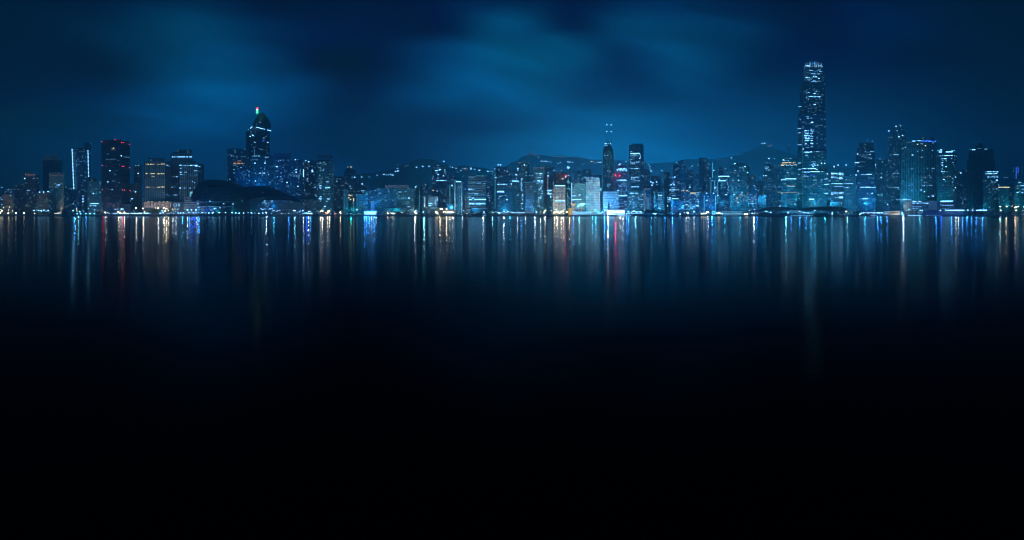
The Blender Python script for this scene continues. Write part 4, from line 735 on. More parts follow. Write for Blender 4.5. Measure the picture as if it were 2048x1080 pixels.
def hill(k, label):
    prof, y0, yr, y1, s = HILLS[k]
    xa, xb = PX(prof[0][0], yr), PX(prof[-1][0], yr); nx, ny = 170, 46
    vs = []; 
    for j in range(ny+1):
        y = y0+(y1+400-y0)*j/ny
        for i in range(nx+1):
            x = xa+(xb-xa)*i/nx; vs.append((x, y, hz(k, x, y)))
    fs = [(j*(nx+1)+i, j*(nx+1)+i+1, (j+1)*(nx+1)+i+1, (j+1)*(nx+1)+i) for j in range(ny) for i in range(nx)]
    o = link('hill', mesh('hill', vs, fs), M_hill); tag(o, label, 'hill', kind='structure')
    for p in o.data.polygons: p.use_smooth = True
hill(0, 'dark wooded hill behind the low slab with lettering'); hill(1, 'long dark ridge with scattered house lights behind the central towers')

HOUSE_N = 0
def house(u, v, code, label, w=2.2, h=1.5):
    """a house on the hillside where the sight line of its window meets the slope"""
    global HOUSE_N
    hit = None
    for D in range(2260, 4200, 10):
        z = PZ(v, D); x = PX(u, D)
        for k in (0, 1):
            if HILLS[k][1] < D and hz(k, x, D) >= z-4: hit = (x, D, k); break
        if hit: break
    if not hit:
        k = 0 if u < 960 else 1; D = HILLS[k][2]; hit = (PX(u, D), D, k)
    x, D, k = hit; z = PZ(v, D); g = min(hz(k, x, D), z-3)-6
    wm = w*1.25/F*D; hm = h*1.3/F*D
    r = empty('hillside_house', (x, D, g), label, 'house', 'house lights on the hillsides')
    m = MB().box((0, 6, (z+hm-g)/2), (wm+6, 10, z+hm+1-g)); m.build('wall', W['con'], r)
    MB().box((0, 6, z+hm+1.5-g), (wm+8, 12, .8)).build('roof', M_roof, r)
    o = bpy.data.objects.new('lit_window', winmesh(code)); COL.objects.link(o); o.parent = r
    o.location = (0, .8, z-g); o.scale = (wm, .6, hm)
HL = [
 ('white villa light low on the slope left of the dark hill', [(754,350.4,'w2'),(767.5,348.6,'w3'),(773,349.6,'w2'),(777,349.8,'w2'),(781,348.4,'w3'),(785,350,'w3')]),
 ('bright pale building light on the left shoulder of the dark hill', [(791,342.6,'w3'),(796,342,'w3'),(795,337,'w2'),(795,329.6,'w1')]),
 ('pale misty light at the left foot of the dark peak', [(811,332,'o1'),(815,331,'y1')]),
 ('one of three bright lights strung along the middle of the dark peak', [(833,334.3,'w3'),(845.3,332.7,'w3'),(858.4,332.7,'w3')]),
 ('white light on the saddle right of the dark peak', [(900,334,'w2'),(905,334.6,'w3'),(912,336.6,'w2'),(942,334.6,'w2'),(949,338.6,'w2'),(958.6,340.4,'w3'),(975.6,342.6,'w3'),(981,342.8,'w1'),(984.6,343,'w1'),(915,344,'w1'),(922,341.4,'w2'),(942,337.8,'w3')]),
 ('yellow lit building in a cluster on the saddle between the hills', [(926,337,'y2'),(929.5,337,'y3'),(933,337.6,'y3'),(930,339.6,'y1')]),
 ('small faint light in the dark slope left of the hill', [(723.4,354,'w3'),(738.4,353.8,'w1'),(717,366,'w1')]),
 ('pinkish misty light at the top left of the long ridge', [(1058,308.6,'p1'),(1061,307.6,'o1'),(1067,309.4,'p1'),(1071,311,'p1')]),
 ('white house light in the row below the top of the left ridge', [(1077,314.2,'w2'),(1083,322,'w3'),(1087,323,'w2'),(1091,322.4,'w3'),(1096,323.4,'w2'),(1101,323,'w2'),(1094,322,'w1')]),
 ('tiny faint light in the row on the ridge crest', [(1113,312.6,'w1'),(1117,313,'w1'),(1121,313,'w1'),(1125,313.6,'w1'),(1129,313.8,'w1'),(1133,314,'w1'),(1150,314.4,'w1'),(1156,314.2,'w1')]),
 ('white house light on the mid slope of the ridge', [(1116,327,'w2'),(1121,325,'w2'),(1136,324,'w3'),(1140,324,'w3'),(1145,324.6,'w2'),(1136,334,'w3'),(1102,325,'w1'),(1165,330,'w1'),(1110,340,'w1'),(1146,340,'w1')]),
 ('yellow glowing house light on the ridge left of the two masted tower', [(1183,323,'y3'),(1187,322.6,'o2')]),
 ('white light in the bright chain left of the two masted tower', [(1190,325.6,'w3'),(1193,325,'w2'),(1197,324.4,'w3'),(1200.6,324.6,'w3'),(1204,323.6,'w2'),(1191,327,'w1')]),
 ('small light on the slope right of the two masted tower', [(1231,323,'w1'),(1247,323.4,'w1'),(1252,323.6,'w2'),(1237,331,'w1'),(1290,323,'w1'),(1297,329,'w2'),(1302.6,342,'w3'),(1300,338,'w2'),(1320,341,'w1'),(1324,341.4,'w2'),(1322,339,'w1'),(1299.6,333,'w2'),(1345,356,'w1')]),
 ('white light on the dark slope right of the mural slab', [(1353,324.6,'w2'),(1351,336,'w3'),(1362,338,'w2'),(1384,332,'w2'),(1382,338.4,'w2'),(1382,341,'w3'),(1379,337,'w1'),(1398,330,'w1'),(1407,337.6,'w1'),(1418,328,'w2'),(1415,335.6,'w2'),(1427.6,340.6,'w3'),(1436,318,'w1'),(1451,337.4,'w2'),(1437,347,'w1')]),
 ('single light on the slope left of the pale teal slab tower', [(1463,315,'w3'),(1463.6,318,'w1'),(1484.6,307,'w1'),(1474,308,'w1')]),
 ('light in the small glowing cluster on the ridge crest left of the giant tower', [(1522,287,'w2'),(1525.6,286.6,'w3'),(1529.6,286.6,'w3'),(1541,292,'o2'),(1544,291.4,'w1'),(1538,292,'w1'),(1578.6,291,'w1')]),
]
for lab, pts in HL:
    for u, v, c in pts: house(u, v, c, lab, random.choice((1.7, 2.2, 2.8)), 1.3)
for lab, pts in HL:
    if 'misty' in lab or 'glowing' in lab:
        pass

# distant mid rises on the slopes, seen between the nearer towers
FILL = [
 (340,348,330,'grey slab'),
 (655,690,372,'sign topped office tower'),(733,742,396,'beaded column block'),
 (826,846,392,'lettered slab end'),(845,868,378,'bright stair tower'),(890,912,352,'white banded tower'),(925,938,352,'slim tower with pale edges'),(972,990,352,'banded office block'),
 (1014,1036,340,'speckled blue tower'),(1056,1070,348,'framed beaded tower'),(1092,1110,332,'portal topped tower'),(1100,1112,372,'grey block with roof line'),(1138,1148,338,'brownish tower'),(1150,1166,345,'teal block with pale strip'),
 (1166,1182,338,'white porthole tower'),(1183,1204,350,'gap left of the two masted tower'),(1246,1262,350,'red beacon tower'),(1284,1300,340,'flat topped dark tower'),(1312,1330,366,'striped small block'),
 (1346,1358,330,'bright rowed block'),(1358,1372,322,'mid rise with yellow roof row'),(1372,1386,340,'yellow roofed row block'),(1386,1400,347,'two pier block'),(1398,1414,315,'outlined tower, tallest there'),(1414,1424,340,'outlined tower'),
 (1436,1446,336,'block with two light bars'),(1446,1462,344,'pale teal slab left edge'),(1498,1512,350,'pale teal slab right edge'),(1510,1530,362,'spotted dim block'),(1516,1532,390,'first hazy slim tower'),
 (1686,1698,366,'three bay office block'),(1752,1766,366,'domed tower'),(1764,1782,345,'round headed tower, at its left'),(1910,1938,388,'tower with white roof line'),(2010,2030,372,'warm rowed low block'),(186,204,380,'stepped crown block'),(380,398,345,'office tower twins'),
 (455,475,350,'blue floodlit block'),(545,556,345,'purple sign slab'),(608,622,350,'broad blue slab'),(700,716,352,'stepped crown tower'),(0,14,398,'two white dot block'),(140,154,400,'dot light tower'),
]
random.seed(77)
for x0, x1, top, nick in FILL:
    D = random.uniform(2000, 2230) if top < 372 else random.uniform(1760, 1900)
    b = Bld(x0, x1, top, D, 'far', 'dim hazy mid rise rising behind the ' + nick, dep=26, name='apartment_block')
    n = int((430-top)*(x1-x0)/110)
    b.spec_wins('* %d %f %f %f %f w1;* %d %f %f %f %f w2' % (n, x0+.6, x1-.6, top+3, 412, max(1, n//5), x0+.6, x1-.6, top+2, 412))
    if random.random() < .6: b.block(x0+(x1-x0)*.25, x1-(x1-x0)*.3, top-random.uniform(1.5, 3), top-.05, 'dusk')
    b.done()

# ---------------- quay lamps
_lm = {}
def lamp_proto(code, big):
    key = (code, big)
    if key not in _lm:
        r = big
        a = MB().ball((0, 0, 0), r, r*.75, seg=6, rings=4)
        me = mesh('lamp_head', a.v, a.f); me.materials.append(LE(code))
        _lm[key] = me
    return _lm[key]
_le = {}
LS = {'1': 4, '2': 14, '3': 40}
def LE(code):
    if code not in _le: _le[code] = emis('lamp_glass_'+code, CW[code[0]], LS[code[1]]*LAMPK*(1.6 if code[0] == 'y' else 1))
    return _le[code]
pole_me = MB().tube((0, 0, 0), (0, 0, 1), .16, .10); pole_me = mesh('pole', pole_me.v, pole_me.f); pole_me.materials.append(M_steel)
arm_me = MB().box((0, -.5, 0), (.14, 1.1, .12)); arm_me = mesh('arm', arm_me.v, arm_me.f); arm_me.materials.append(M_steel)
LAMPQ = []
def lamp(u, v, code, label, group, D=None):
    LAMPQ.append((u, v, code, label, group, D or 1494+random.uniform(-2, 8)))
def make_lamp(u, v, code, label, group, D=None, name='street_lamp'):
    D = D or 1494+random.uniform(-2, 8)
    z = PZ(v, D); h = max(1.5, z-QUAY)
    r = empty(name, (PX(u, D), D, QUAY), label, 'street lamp', group)
    for me, nm, loc, scl in ((pole_me, 'pole', (0, 0, 0), (1, 1, h)), (arm_me, 'arm', (0, 0, h), (1, 1, 1)), (lamp_proto(code, {'1': .9, '2': 1.15, '3': 1.45}[code[1]]), 'lamp_head', (0, -1.2, h), (1, 1, 1))):
        o = bpy.data.objects.new(nm, me); COL.objects.link(o); o.parent = r; o.location = loc; o.scale = scl
    return r
random.seed(21)
def lamps(txt, label, group, D=None):
    for t in txt.split():
        x, v, c = t.split(','); lamp(float(x), float(v), c, label, group, D)
lamps('1,426,y3 2.5,419,y2 5,421.5,y3 8,415.5,y2 3,423.5,y2 17.5,426.3,y3 18,420,y2 20,414,y2 12,413,w1 26,422,y2 32.5,426.3,y3 40,419.5,y1 48.5,426.3,y3 23,425,y1 10,425,y1 70,426.6,y2', 'warm yellow street lamp before the low beige blocks at the left picture edge', 'warm lamps at the far left')
lamps('69,421,w3 74.5,420,w2 78,421,w3 83,421.2,w3 83.6,423,w2 88.5,420.4,w3 93,422.4,w2 97,421,w3 98,419.8,w1', 'white street lamp in the row below the low dark block with four roof lights', 'white lamps on the left promenade')
lamps('147,421.2,w3 154,418,y2 154.6,422,y2 160,423,w3 167,422,w2 169,423,w1 166,421,w1 189,420.4,w2 177.5,416.5,c2', 'white street lamp below the tower with two columns of dot lights', 'lamps below the dot light tower')
lamps('156,427.6,b2 155.4,427.4,c3 162,427.4,c3 172,427.4,c3 180.6,427.4,c3 189.4,427.4,c3', 'bluish white lamp on the water edge below the dot light tower', 'bluish quay edge lamps', 1487)
lamps('205,421,w1 199,418.6,w1 210.6,424.6,y3 216,425,y2 212,427,w2 237,424,y3 236,418,w2 244,417.8,w3 247,418,w2 249.6,424.6,y3 241,426,y3 231,427,w2 219,427,w2 226,427,w1 256,427,w3 233,426,w2', 'yellow white lamp in the cluster at the foot of the black tower', 'lamps at the foot of the black tower')
lamps('269,421.6,w1 272.4,416.2,y3 286.4,416.8,y3 268.6,421.8,w2 290,423,y2 289,425,y2 312,416,y2 317,416.4,y3 328,416,y3 333,417,y3 336,418,y2 325,421.6,w3 330,422.4,y3 332,420,y2 337,421,y2 346,418.2,y2 350.6,418,y2 355,419,w2 357,417.8,w2 347,421.6,w2 352,423,w2 324,424,w2 327,425.6,w3 321,426.4,w3 313,424.6,w1 310.6,427,w1 343,425.6,w2 339,427,w2 335,426.4,w2 348,427,w2', 'yellow white lamp among trees below the HITACHI sign', 'lamps below the HITACHI sign')
lamps(' '.join('%.1f,%.1f,w%d' % (x, 426.6+random.uniform(-.4,.4), random.choice((2,3,3))) for x in [262+i*2.6 for i in range(16)]), 'white light in the tight row on the quay left of the HITACHI sign', 'tight row of white quay lights')
lamps('357,426,w3 362,426,w3 367,426,w3 372.6,426.4,w2 378,425,w3 382,426,w2 385,424.4,w2 388,426,w3 392,424.6,w2 393.6,426,w2 397,424.6,c2 401,426.6,w2 405,425.2,w3 410.6,426,w2 412.6,424.6,w2 418,426,w3 419.6,425,w2 425,426,w3 427,424.8,w3 438.6,425.2,w3 439.6,424.8,w3 435,424.8,w1 445,425.4,w1 451.4,425,w3 464.5,425,w3 465.4,426,w2 471.6,426,w3 473,425.4,w2 475.6,427,w1 478.6,426.4,w3 479,425.4,w2 487.6,426,w3 496.6,425.4,w2 503,425.6,w3 504.6,426.4,w2 510,426,w2 518,426.6,w3 526,426,w3', 'white promenade lamp in front of the convention hall', 'promenade lamps before the convention hall')
lamps('532,425,w3 533.4,425.4,w3 545,422,w2 547,421,w2 549,421.6,w2 552,423,w1 556,421,w2 554,423,w2 560,420.6,w2 543,426.6,w2 563,426.4,w2 578,426.4,w2 588,421,y2 590,421.2,w3 592,422,w1 601,422,w2 599,423,w2 606,421.4,w3 613,426,w3 595,425.6,w2 618,423.4,w3 621,422.6,w2 610,425.4,w2 584,426,w1 571,426.6,w1', 'white lamp right of the convention hall', 'lamps right of the convention hall')
lamps(' '.join('%.1f,%.1f,%s' % (x, 426.8+random.uniform(-.4,.4), random.choice(('w3','w3','c2'))) for x in [605+i*2.2 for i in range(10)]), 'white light in the glowing row on the quay below the banded blue podium', 'glowing quay row')
lamps('636,422,w2 641,422.6,y2 643.6,421,y3 645,421.4,y3 647,422.2,w2 656,422.6,y3 659,422,y3 653,427,r3 654.6,426,o3 657,425.4,y2 651,425,o2 669,424,w2 672,427.6,p2 669.6,428,r2 681,424,y3 682,427,y2 680,425,y2 685,427,w1 638,426.6,w2 661,426.6,o2', 'yellow or red lamp in the cluster below the office tower with the dim boxed sign', 'yellow and red lamp cluster')
lamps('691,428,w1 695,427.6,w2 701,427,w2 704,428,w1 708,428.6,w2 716,427,w1 718,427.4,c2 722,428,c2', 'small white quay light left of the bright blue terminal', 'small quay lights')
lamps('760,428.4,w1 766,428,w1 775,424,y2 776,427,y3 779,422,w2 781,425.6,y2 785,426.6,y3 787,427.4,w3 789,427,y2 773,426,w1 801.6,424,w1 804,425,y2 808,424,w2 807,427,w1 814,427,w1 818,421,w2 822,419,w2 821,424,w1 827,426,w1', 'warm lamp at the low grey waterfront shed', 'lamps at the waterfront shed')
lamps('829.6,424,y3 831.6,421.6,w3 835,423,w2 834,426,y2 838,422,w2 832,427,y3 846.6,424,w3 850,422,w1 858,420,w2 858,422,w2 858,425.4,w2 872,424,y3 875,426,y3 875.6,424,y2 881,418,y3 884,418,y3 873.4,427.4,y2 893,418,y3 894.6,419.4,w2 891,424,y2 877.6,428.4,y2 909,419.6,w2', 'warm lamp around the pale grey lit block with ladder windows', 'lamps around the pale grey block')
lamps(' '.join('%.1f,%.1f,%s' % (x, 424+random.uniform(-.6,.6), random.choice(('y3','w3','y2'))) for x in [888+i*2.7 for i in range(8)]), 'lamp in the warm row before the low lit pier shed', 'warm pier row')
lamps('918,424.6,w2 916,427,w2 927,421,y2 929,424,w2 934,427,y2 938,425,w2 942,426.6,w2 948,427,w2 952,426,w2 958,424,w2 966,427,w2 968,424,w3 970,427,w2 946,423,w1', 'small light before the banded office block', 'lights before the banded block')
lamps(' '.join('%.1f,%.1f,%s' % (x, 424.6+random.uniform(-2.2,2), random.choice(('w3','w2','w2','c2','y2'))) for x in [980+i*2.35 for i in range(30)]), 'white light in the glittering quay row left of the golden lamps', 'glittering quay row')
lamps('1071,422,w2 1073,424,w3 1081,424,y2 1087.6,426,y2 1088.6,424,y3 1091,421,y3 1100,415,w2 1102.4,421,y2 1108.6,424.6,y3 1112.4,419,w3 1112,424.6,y3 1108,427,y2 1114,423,y3 1116.4,424.6,y3 1121,425,y3 1123,423,y3 1125.6,422.6,y3 1128,419,y2 1131,418,w2 1134,424,y3 1118,427,y2 1127,427,y2', 'golden lamp in the cluster left of the glowing golden box', 'golden lamps')
lamps(' '.join('%.1f,%.1f,%s' % (random.uniform(1168,1212), random.uniform(418,427), random.choice(('w2','c2','c2','c3','w1'))) for x in range(26)), 'teal white lamp on the square at the foot of the white porthole tower', 'teal white square lamps')
lamps('1205,424,c3 1209,419.6,c3 1203,425,w3 1208,423,w2 1256,423.6,w3 1253,427.6,w3 1258,427,w3 1262,425,y2 1265,423,w3 1268,422,w3 1270,424,w2 1273,425,w3 1276,424,w2 1279,423.6,w2 1282,424,w3 1284,427,w1 1289,419,w2 1260,428.6,w1', 'bright white lamp beside the brilliant white pavilion', 'lamps beside the white pavilion')
lamps('1305,427,w2 1308,427.4,w3 1311,427.6,w3 1313,427,w2 1316,427.8,w1 1324,421,w1 1328,423,w1 1330,422,w1 1334,425.6,w1 1341,425,w1 1345,427,w2 1348,427.6,w2 1360,428,w3 1368,425.6,y2 1372,425.4,w2 1376,425.4,w3 1380,426.6,w1', 'small white lamp along the dark park edge right of the mural', 'park edge lamps')
lamps('1374,424.8,w3 1375.6,426.4,y3 1387,424.4,w2 1388,423,w3 1393,428,w2 1400,423.6,w2 1403,427.4,y3 1407,427,y3 1411,427,y3 1414,424,y3 1416.4,424.6,y3 1418,426,w2 1433,426,w3 1438,425,y3 1441,427,w3 1444,427.6,w3 1436,427,y3', 'bright warm lamp near the lit round emblem sign on the quay', 'lamps by the round sign')
lamps('1486,428.6,w2 1490,428,y3 1494,428,y3 1498,421,y2 1498.4,426.6,w2 1504,426.6,w3 1508.6,419,w3 1509,427,y2 1512,425.6,w2 1515,426.6,w2 1516,428,y1 1528,422,w2 1532,422.6,w3 1535,423,w2 1537,425,w2 1541,424.6,w3 1524,425,w1', 'lamp right of the arched white pier', 'lamps right of the arched pier')
lamps(' '.join('%.1f,%.1f,%s' % (x, 421.6+random.uniform(-1.0,5.4), random.choice(('w3','w2','w2','c2'))) for x in [1574+i*1.9 for i in range(30)]), 'white light under the dark curved pier roofs below the giant tower', 'lights under the curved pier roofs')
lamps('1643,420.6,w2 1657,426,w2 1664.4,425,w3 1664,428,w3 1662,430,w2 1675,424,w2 1677,426,w2 1680,428.6,w2 1684,428.6,w1 1688,428.6,w2 1692,423,y3 1694,421.4,w2 1700,422,w2 1703,424.6,w2 1697,426.6,w2 1705,427,c1 1712,428,w1 1719,428.6,w3 1722,427,w3 1748.6,420.6,w2 1774.6,408.6,w3', 'white lamp on the quay right of the curved pier roofs', 'lamps right of the curved roofs')
lamps(' '.join('%.1f,%.1f,%s' % (x, 425.4+random.uniform(-.7,.7), random.choice(('w3','c2','w2','p2'))) for x in [1722+i*2.3 for i in range(19)]), 'light in the long white quay row left of the warm lit pier building', 'long white quay row')
lamps('1813,420.6,w2 1817,419,w3 1820,420,w2 1829,420.8,c2 1836,425,p2 1840,420.6,w3 1844,421,w3 1880,420.8,w3 1817,425.6,b2 1826,425.6,p1 1839,426.6,w2', 'white lamp at the foot of the long low terminal', 'lamps at the terminal foot')
lamps(' '.join('%.1f,%.1f,w3' % (x, 420.3+random.uniform(-.3,.4)) for x in (1891,1895,1899,1901.6,1904,1907,1911,1913.6,1916,1918,1921,1923.6,1926.4,1935,1944.4,1952.6,1955.6,1958,1960.4,1963,1966,1969,1971.6)) + ' 1960,416,w1 1978,414.6,w2 1981,419.6,w1 1943,417,w1', 'bright white lamp in the elevated highway row on the right', 'highway lamp row')
lamps('2000,413.2,y3 2012.4,413,y3 2023,413,y2 2029.6,415,y3 2031,414.4,y3 2035.6,413,y3 2047.6,413.6,y3 2000.4,420.6,y3 2031.6,420.6,y3 2045,421,y2 2046.4,428.4,p2 2024,411,y1', 'yellow highway lamp near the right picture edge', 'yellow highway lamps')

GL = ('glittering', 'tight row', 'glowing row', 'long white quay row', 'under the dark curved', 'square at the foot')
LAMPQ.sort(key=lambda q: (q[2][1] != '3', any(g in q[3] for g in GL), q[2][1] == '1'))
for q in LAMPQ[:285]: make_lamp(*q)
m = MB(); mats = []; idx = []
for u, v, code, label, group, D in LAMPQ[285:]:
    if code not in mats: mats.append(code)
    n0 = len(m.f); z = PZ(v, D); h = max(1.5, z-QUAY); r_ = {'1': .7, '2': .85, '3': 1.0}[code[1]]
    m.ball((PX(u, D), D-1.2, QUAY+h), r_, r_*.75, seg=6, rings=4); idx += [mats.index(code)]*(len(m.f)-n0)
    n0 = len(m.f); m.tube((PX(u, D), D-.3, QUAY), (PX(u, D), D-.3, QUAY+h), .14, .1, 5); idx += [len('x')*99]*(len(m.f)-n0)
o = m.build('small_quay_lamps', None); o.data.materials.clear()
for q in mats: o.data.materials.append(LE(q))
o.data.materials.append(M_steel)
for f, i in zip(o.data.polygons, idx): f.material_index = min(i, len(mats))
tag(o, 'countless small glittering lamps strewn along the whole quay', 'quay lamps', kind='stuff')

# unseen spots added to wash the fronts and the haze, standing in for lamps
def glow(u, v, D, c, watt, r=2.0):
    k = {'t': (.03, .47, 1.0), 'b': (.0, .28, 1), 'B': (.0, .05, 1), 'w': (.45, .8, 1), 'y': (1, .72, .35), 'n': (.85, .95, .92), 'g': (.0, .62, .8), 'r': (1, .02, .05), 'G': (.02, 1, .25), 'o': (1, .45, .2)}[c]
    l = bpy.data.lights.new('added_wash_light', 'SPOT'); l.color = k; l.energy = watt*GLOWK; l.shadow_soft_size = r
    l.spot_size = R(165); l.spot_blend = 1
    o = bpy.data.objects.new('added_wash_light', l); COL.objects.link(o); o.location = (PX(u, D), D, PZ(v, D)); o.rotation_euler = (R(90+28), 0, 0)
for row in GLOWS: glow(*row)
for u, v, D, cc, k in DISTRICT:       # hidden spots added to brighten the haze, standing for district street lighting
    glow(u, v, D, cc, k*DISTK/GLOWK, 25)
KOL = {'t': (.03, .55, .95), 'b': (.02, .25, 1), 'B': (.0, .03, 1), 'w': (.62, .85, 1), 'y': (1, .86, .58), 'g': (.0, .8, .6), 'r': (1, .01, .10), 'G': (.02, 1, .25), 'o': (1, .45, .2), 'c': (.15, .8, 1)}
for t in STREAK.split():
    u, v, cc, k = t.split(',')
    add_light('added_streak_light', (PX(float(u), 1486), 1486, PZ(float(v), 1486)), KOL[cc], float(k)*STK, .9)  # bare unseen points added to draw the coloured streaks on the water

# ---------------- low things on the quay
def shed(x0, x1, vt, D, mat, lit, label, dep=12, name='pier_building', cat='pier building', roof=1.2, roofmat=None):
    r = empty(name, (PX((x0+x1)/2, D), D, QUAY), label, cat)
    w_ = (x1-x0)/F*D; h = PZ(vt, D)-QUAY
    MB().box((0, dep/2, h/2), (w_, dep, h)).build('wall', mat, r)
    MB().box((0, dep/2, h+roof/2), (w_+2.5, dep+3, roof)).build('roof', roofmat or M_roof, r)
    for (a, c_, va, vb, code) in lit:
        m = MB().box((PX((a+c_)/2, D)-PX((x0+x1)/2, D), -.35, PZ((va+vb)/2, D)-QUAY), ((c_-a)/F*D, .5, abs(vb-va)/F*D)); m.build('lit_front', EM(code), r)
    return r
shed(108, 130, 422, 1500, W['con'], [(109,120,426.4,427.4,'y3'),(114,122,424.4,425.6,'w2'),(119,123,423,427,'y2'),(112,124,429.3,430,'w1')], 'small warmly lit quay shed left of the dot light tower')
shed(126, 130, 419, 1502, W['pale'], [], 'tiny pale gatehouse beside the warm quay shed', 6)
shed(224, 260, 425.6, 1506, W['con'], [(226,236,426.4,428.2,'w2'),(238,258,426.6,428,'w3')], 'low white lit quay building at the foot of the black tower', 8)
shed(228, 238, 417, 1530, W['pale'], [(229,233,417.8,419.6,'w2'),(241.4,248,418,418.9,'w3')], 'small raised pale kiosk before the black tower podium')
r = shed(728.6, 752.4, 423.4, 1500, M_white, [(729,752,423.8,427.6,'w3'),(729,752,427.6,428.6,'b3'),(728,753,421.6,422.2,'b2')], 'brilliant blue white ferry terminal pavilion on the waterfront', 10, roofmat=M_white)
shed(783, 812, 424.6, 1512, W['con'], [(786,791,425.4,427.8,'y2'),(801,806,424.9,426,'w1')], 'low warm lit quay shed under the low slab with lettering', 8)
shed(887, 912, 420.6, 1510, W['pale'], [(888,909,421.6,423.2,'o2'),(889,910,425,426,'y2'),(890,905,427,428,'w2')], 'low warm lit pier shed left of the banded office block', 10)
shed(873, 887, 415, 1524, W['pale'], [(879,883,417,419,'y1')], 'pale square block beside the warm lit pier shed', 10)
shed(893, 906, 409.5, 1560, W['pale'], [], 'plain pale box building behind the warm lit pier shed', 10)
shed(932, 943, 416.6, 1516, W['pale'], [(933,941,418,423,'w1')], 'pale lit box left of the dark canopy building', 8)
shed(994, 1070, 424, 1520, W['pale'], [(1000,1018,424.4,426.4,'w1'),(1022,1048,424.6,426.4,'w2'),(1050,1068,424.2,426,'w1')], 'long low whitish pier building left of the golden lamps', 10)
shed(1145, 1178, 423.6, 1500, M_white, [(1146,1178,424,427.4,'w2'),(1146,1152,424,427.4,'o2')], 'long low brilliant white pier hall right of the golden box', 10, roofmat=M_white)
r = shed(1214, 1250, 421, 1498, M_white, [(1214.6,1228,421.4,427.4,'w3'),(1228.2,1248,421.8,426,'y3'),(1218,1246,427.4,428.6,'c2')], 'brilliant white pavilion with small flag poles, brightest building on the quay', 12, roofmat=M_white)
for x in (1231, 1250):
    MB().tube((PX(x,1497)-r.location.x, -2, 0), (PX(x,1497)-r.location.x, -2, PZ(416.6,1497)-QUAY), .3).build('flag_pole', EM('w1'), r)
for x in (1238, 1242): MB().box((PX(x,1497)-r.location.x, 2, PZ(419.2,1497)-QUAY), (2.4, .6, 1.8)).build('roof_flag', EM('r1'), r)
shed(1262, 1284, 421.6, 1508, W['pale'], [(1266,1283,422,424.6,'w2'),(1262,1284,426,427.4,'w2')], 'small white lit hall right of the brilliant pavilion', 10)
# round sign
rr = empty('round_sign', (PX(1427, 1500), 1500, QUAY), 'round ring shaped lit emblem sign standing on the quay', 'sign')
m = MB(); zc = PZ(425.6, 1500)-QUAY
for i in range(20):
    a, c_ = 2*math.pi*i/20, 2*math.pi*(i+1)/20
    m.tube((3.1*math.cos(a), 0, zc+2.7*math.sin(a)), (3.1*math.cos(c_), 0, zc+2.7*math.sin(c_)), .55, seg=5)
m.build('ring', EM('c3'), rr); MB().box((.6, .2, zc-.2), (2.2, .4, 2.0)).build('emblem', M_dark, rr)
MB().tube((0, .3, 0), (0, .3, zc), .25).build('post', M_steel, rr)
# arched white pier
rr = empty('arched_pier', (PX(1465, 1500), 1500, QUAY), 'long white pier building with a flat lit roof line and row of arches', 'pier building')
wp = 39/F*1500; m = MB().box((0, 5, PZ(425, 1500)-QUAY-1.2), (wp, 10, 2.0))
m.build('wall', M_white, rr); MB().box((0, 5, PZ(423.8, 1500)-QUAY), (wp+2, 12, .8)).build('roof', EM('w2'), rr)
MB().box((0, 8, 1.4), (wp, 4, 2.8)).build('rear_wall', plain('dim_inner_wall', (.2, .25, .28)), rr)
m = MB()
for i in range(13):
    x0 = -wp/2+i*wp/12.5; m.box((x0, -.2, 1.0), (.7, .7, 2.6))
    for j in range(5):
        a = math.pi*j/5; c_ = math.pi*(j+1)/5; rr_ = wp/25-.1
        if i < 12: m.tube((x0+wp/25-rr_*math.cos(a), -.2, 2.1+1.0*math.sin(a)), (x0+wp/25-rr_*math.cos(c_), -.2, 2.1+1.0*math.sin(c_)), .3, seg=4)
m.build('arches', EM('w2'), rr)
# curved dark pier roofs
def curved_pier(pts, D, label, dep=40):
    r = empty('curved_roof_pier', (PX(pts[0][0], D), D, QUAY), label, 'pier building')
    n = len(pts); m = MB(); vb = 421.4
    top = [(PX(u, D)-r.location.x, PZ(v, D)-QUAY) for u, v in pts]
    m.v = [(x, -2, z) for x, z in top]+[(x, -2, z-1.6) for x, z in top]+[(x, dep, z) for x, z in top]+[(x, dep, z-1.6) for x, z in top]
    for i in range(n-1):
        m.f += [[i, n+i, n+i+1, i+1], [i, i+1, 2*n+i+1, 2*n+i], [n+i+1, n+i, 3*n+i, 3*n+i+1], [2*n+i, 2*n+i+1, 3*n+i+1, 3*n+i]]; m.uv += [(0,0)]*16
    m.build('curved_roof', M_cec, r)
    m = MB()
    m.v = [(x, 1, max(.2, z-1.4)) for x, z in top]+[(x, 1, PZ(vb, D)-QUAY) for x, z in top]
    for i in range(n-1):
        if pts[i][1] < vb-1 or pts[i+1][1] < vb-1: m.f.append([i, n+i, n+i+1, i+1]); m.uv += [(0,0)]*4
    m.build('upper_wall', M_dark, r)
    x0, x1 = top[0][0], top[-1][0]
    MB().box(((x0+x1)/2, 20, 1.9), (abs(x1-x0)-2, 20, 3.8)).build('lower_wall', plain('dim_pier_wall', (.05, .06, .09)), r)
    m = MB()
    k = int(abs(x1-x0)/7)
    for i in range(k+1): MB().box((x0+(x1-x0)*i/k, 0, 2.8), (.6, .6, 5.6)).build('column', M_steel, r)
curved_pier([(1508,421.5),(1522,419.5),(1534,417.4),(1545,415.6),(1556,414.4),(1566,414),(1575,414.6),(1584,416),(1592,417.6),(1598,418)], 1520, 'dark hump roofed pier left of the foot of the giant tower')
curved_pier([(1598,418),(1612,417.6),(1624,416.4),(1636,414.8),(1650,413.6),(1664,413),(1676,413.2),(1684,414.6),(1691,417),(1696,420)], 1519, 'dark hump roofed pier in front of the three bay office block')
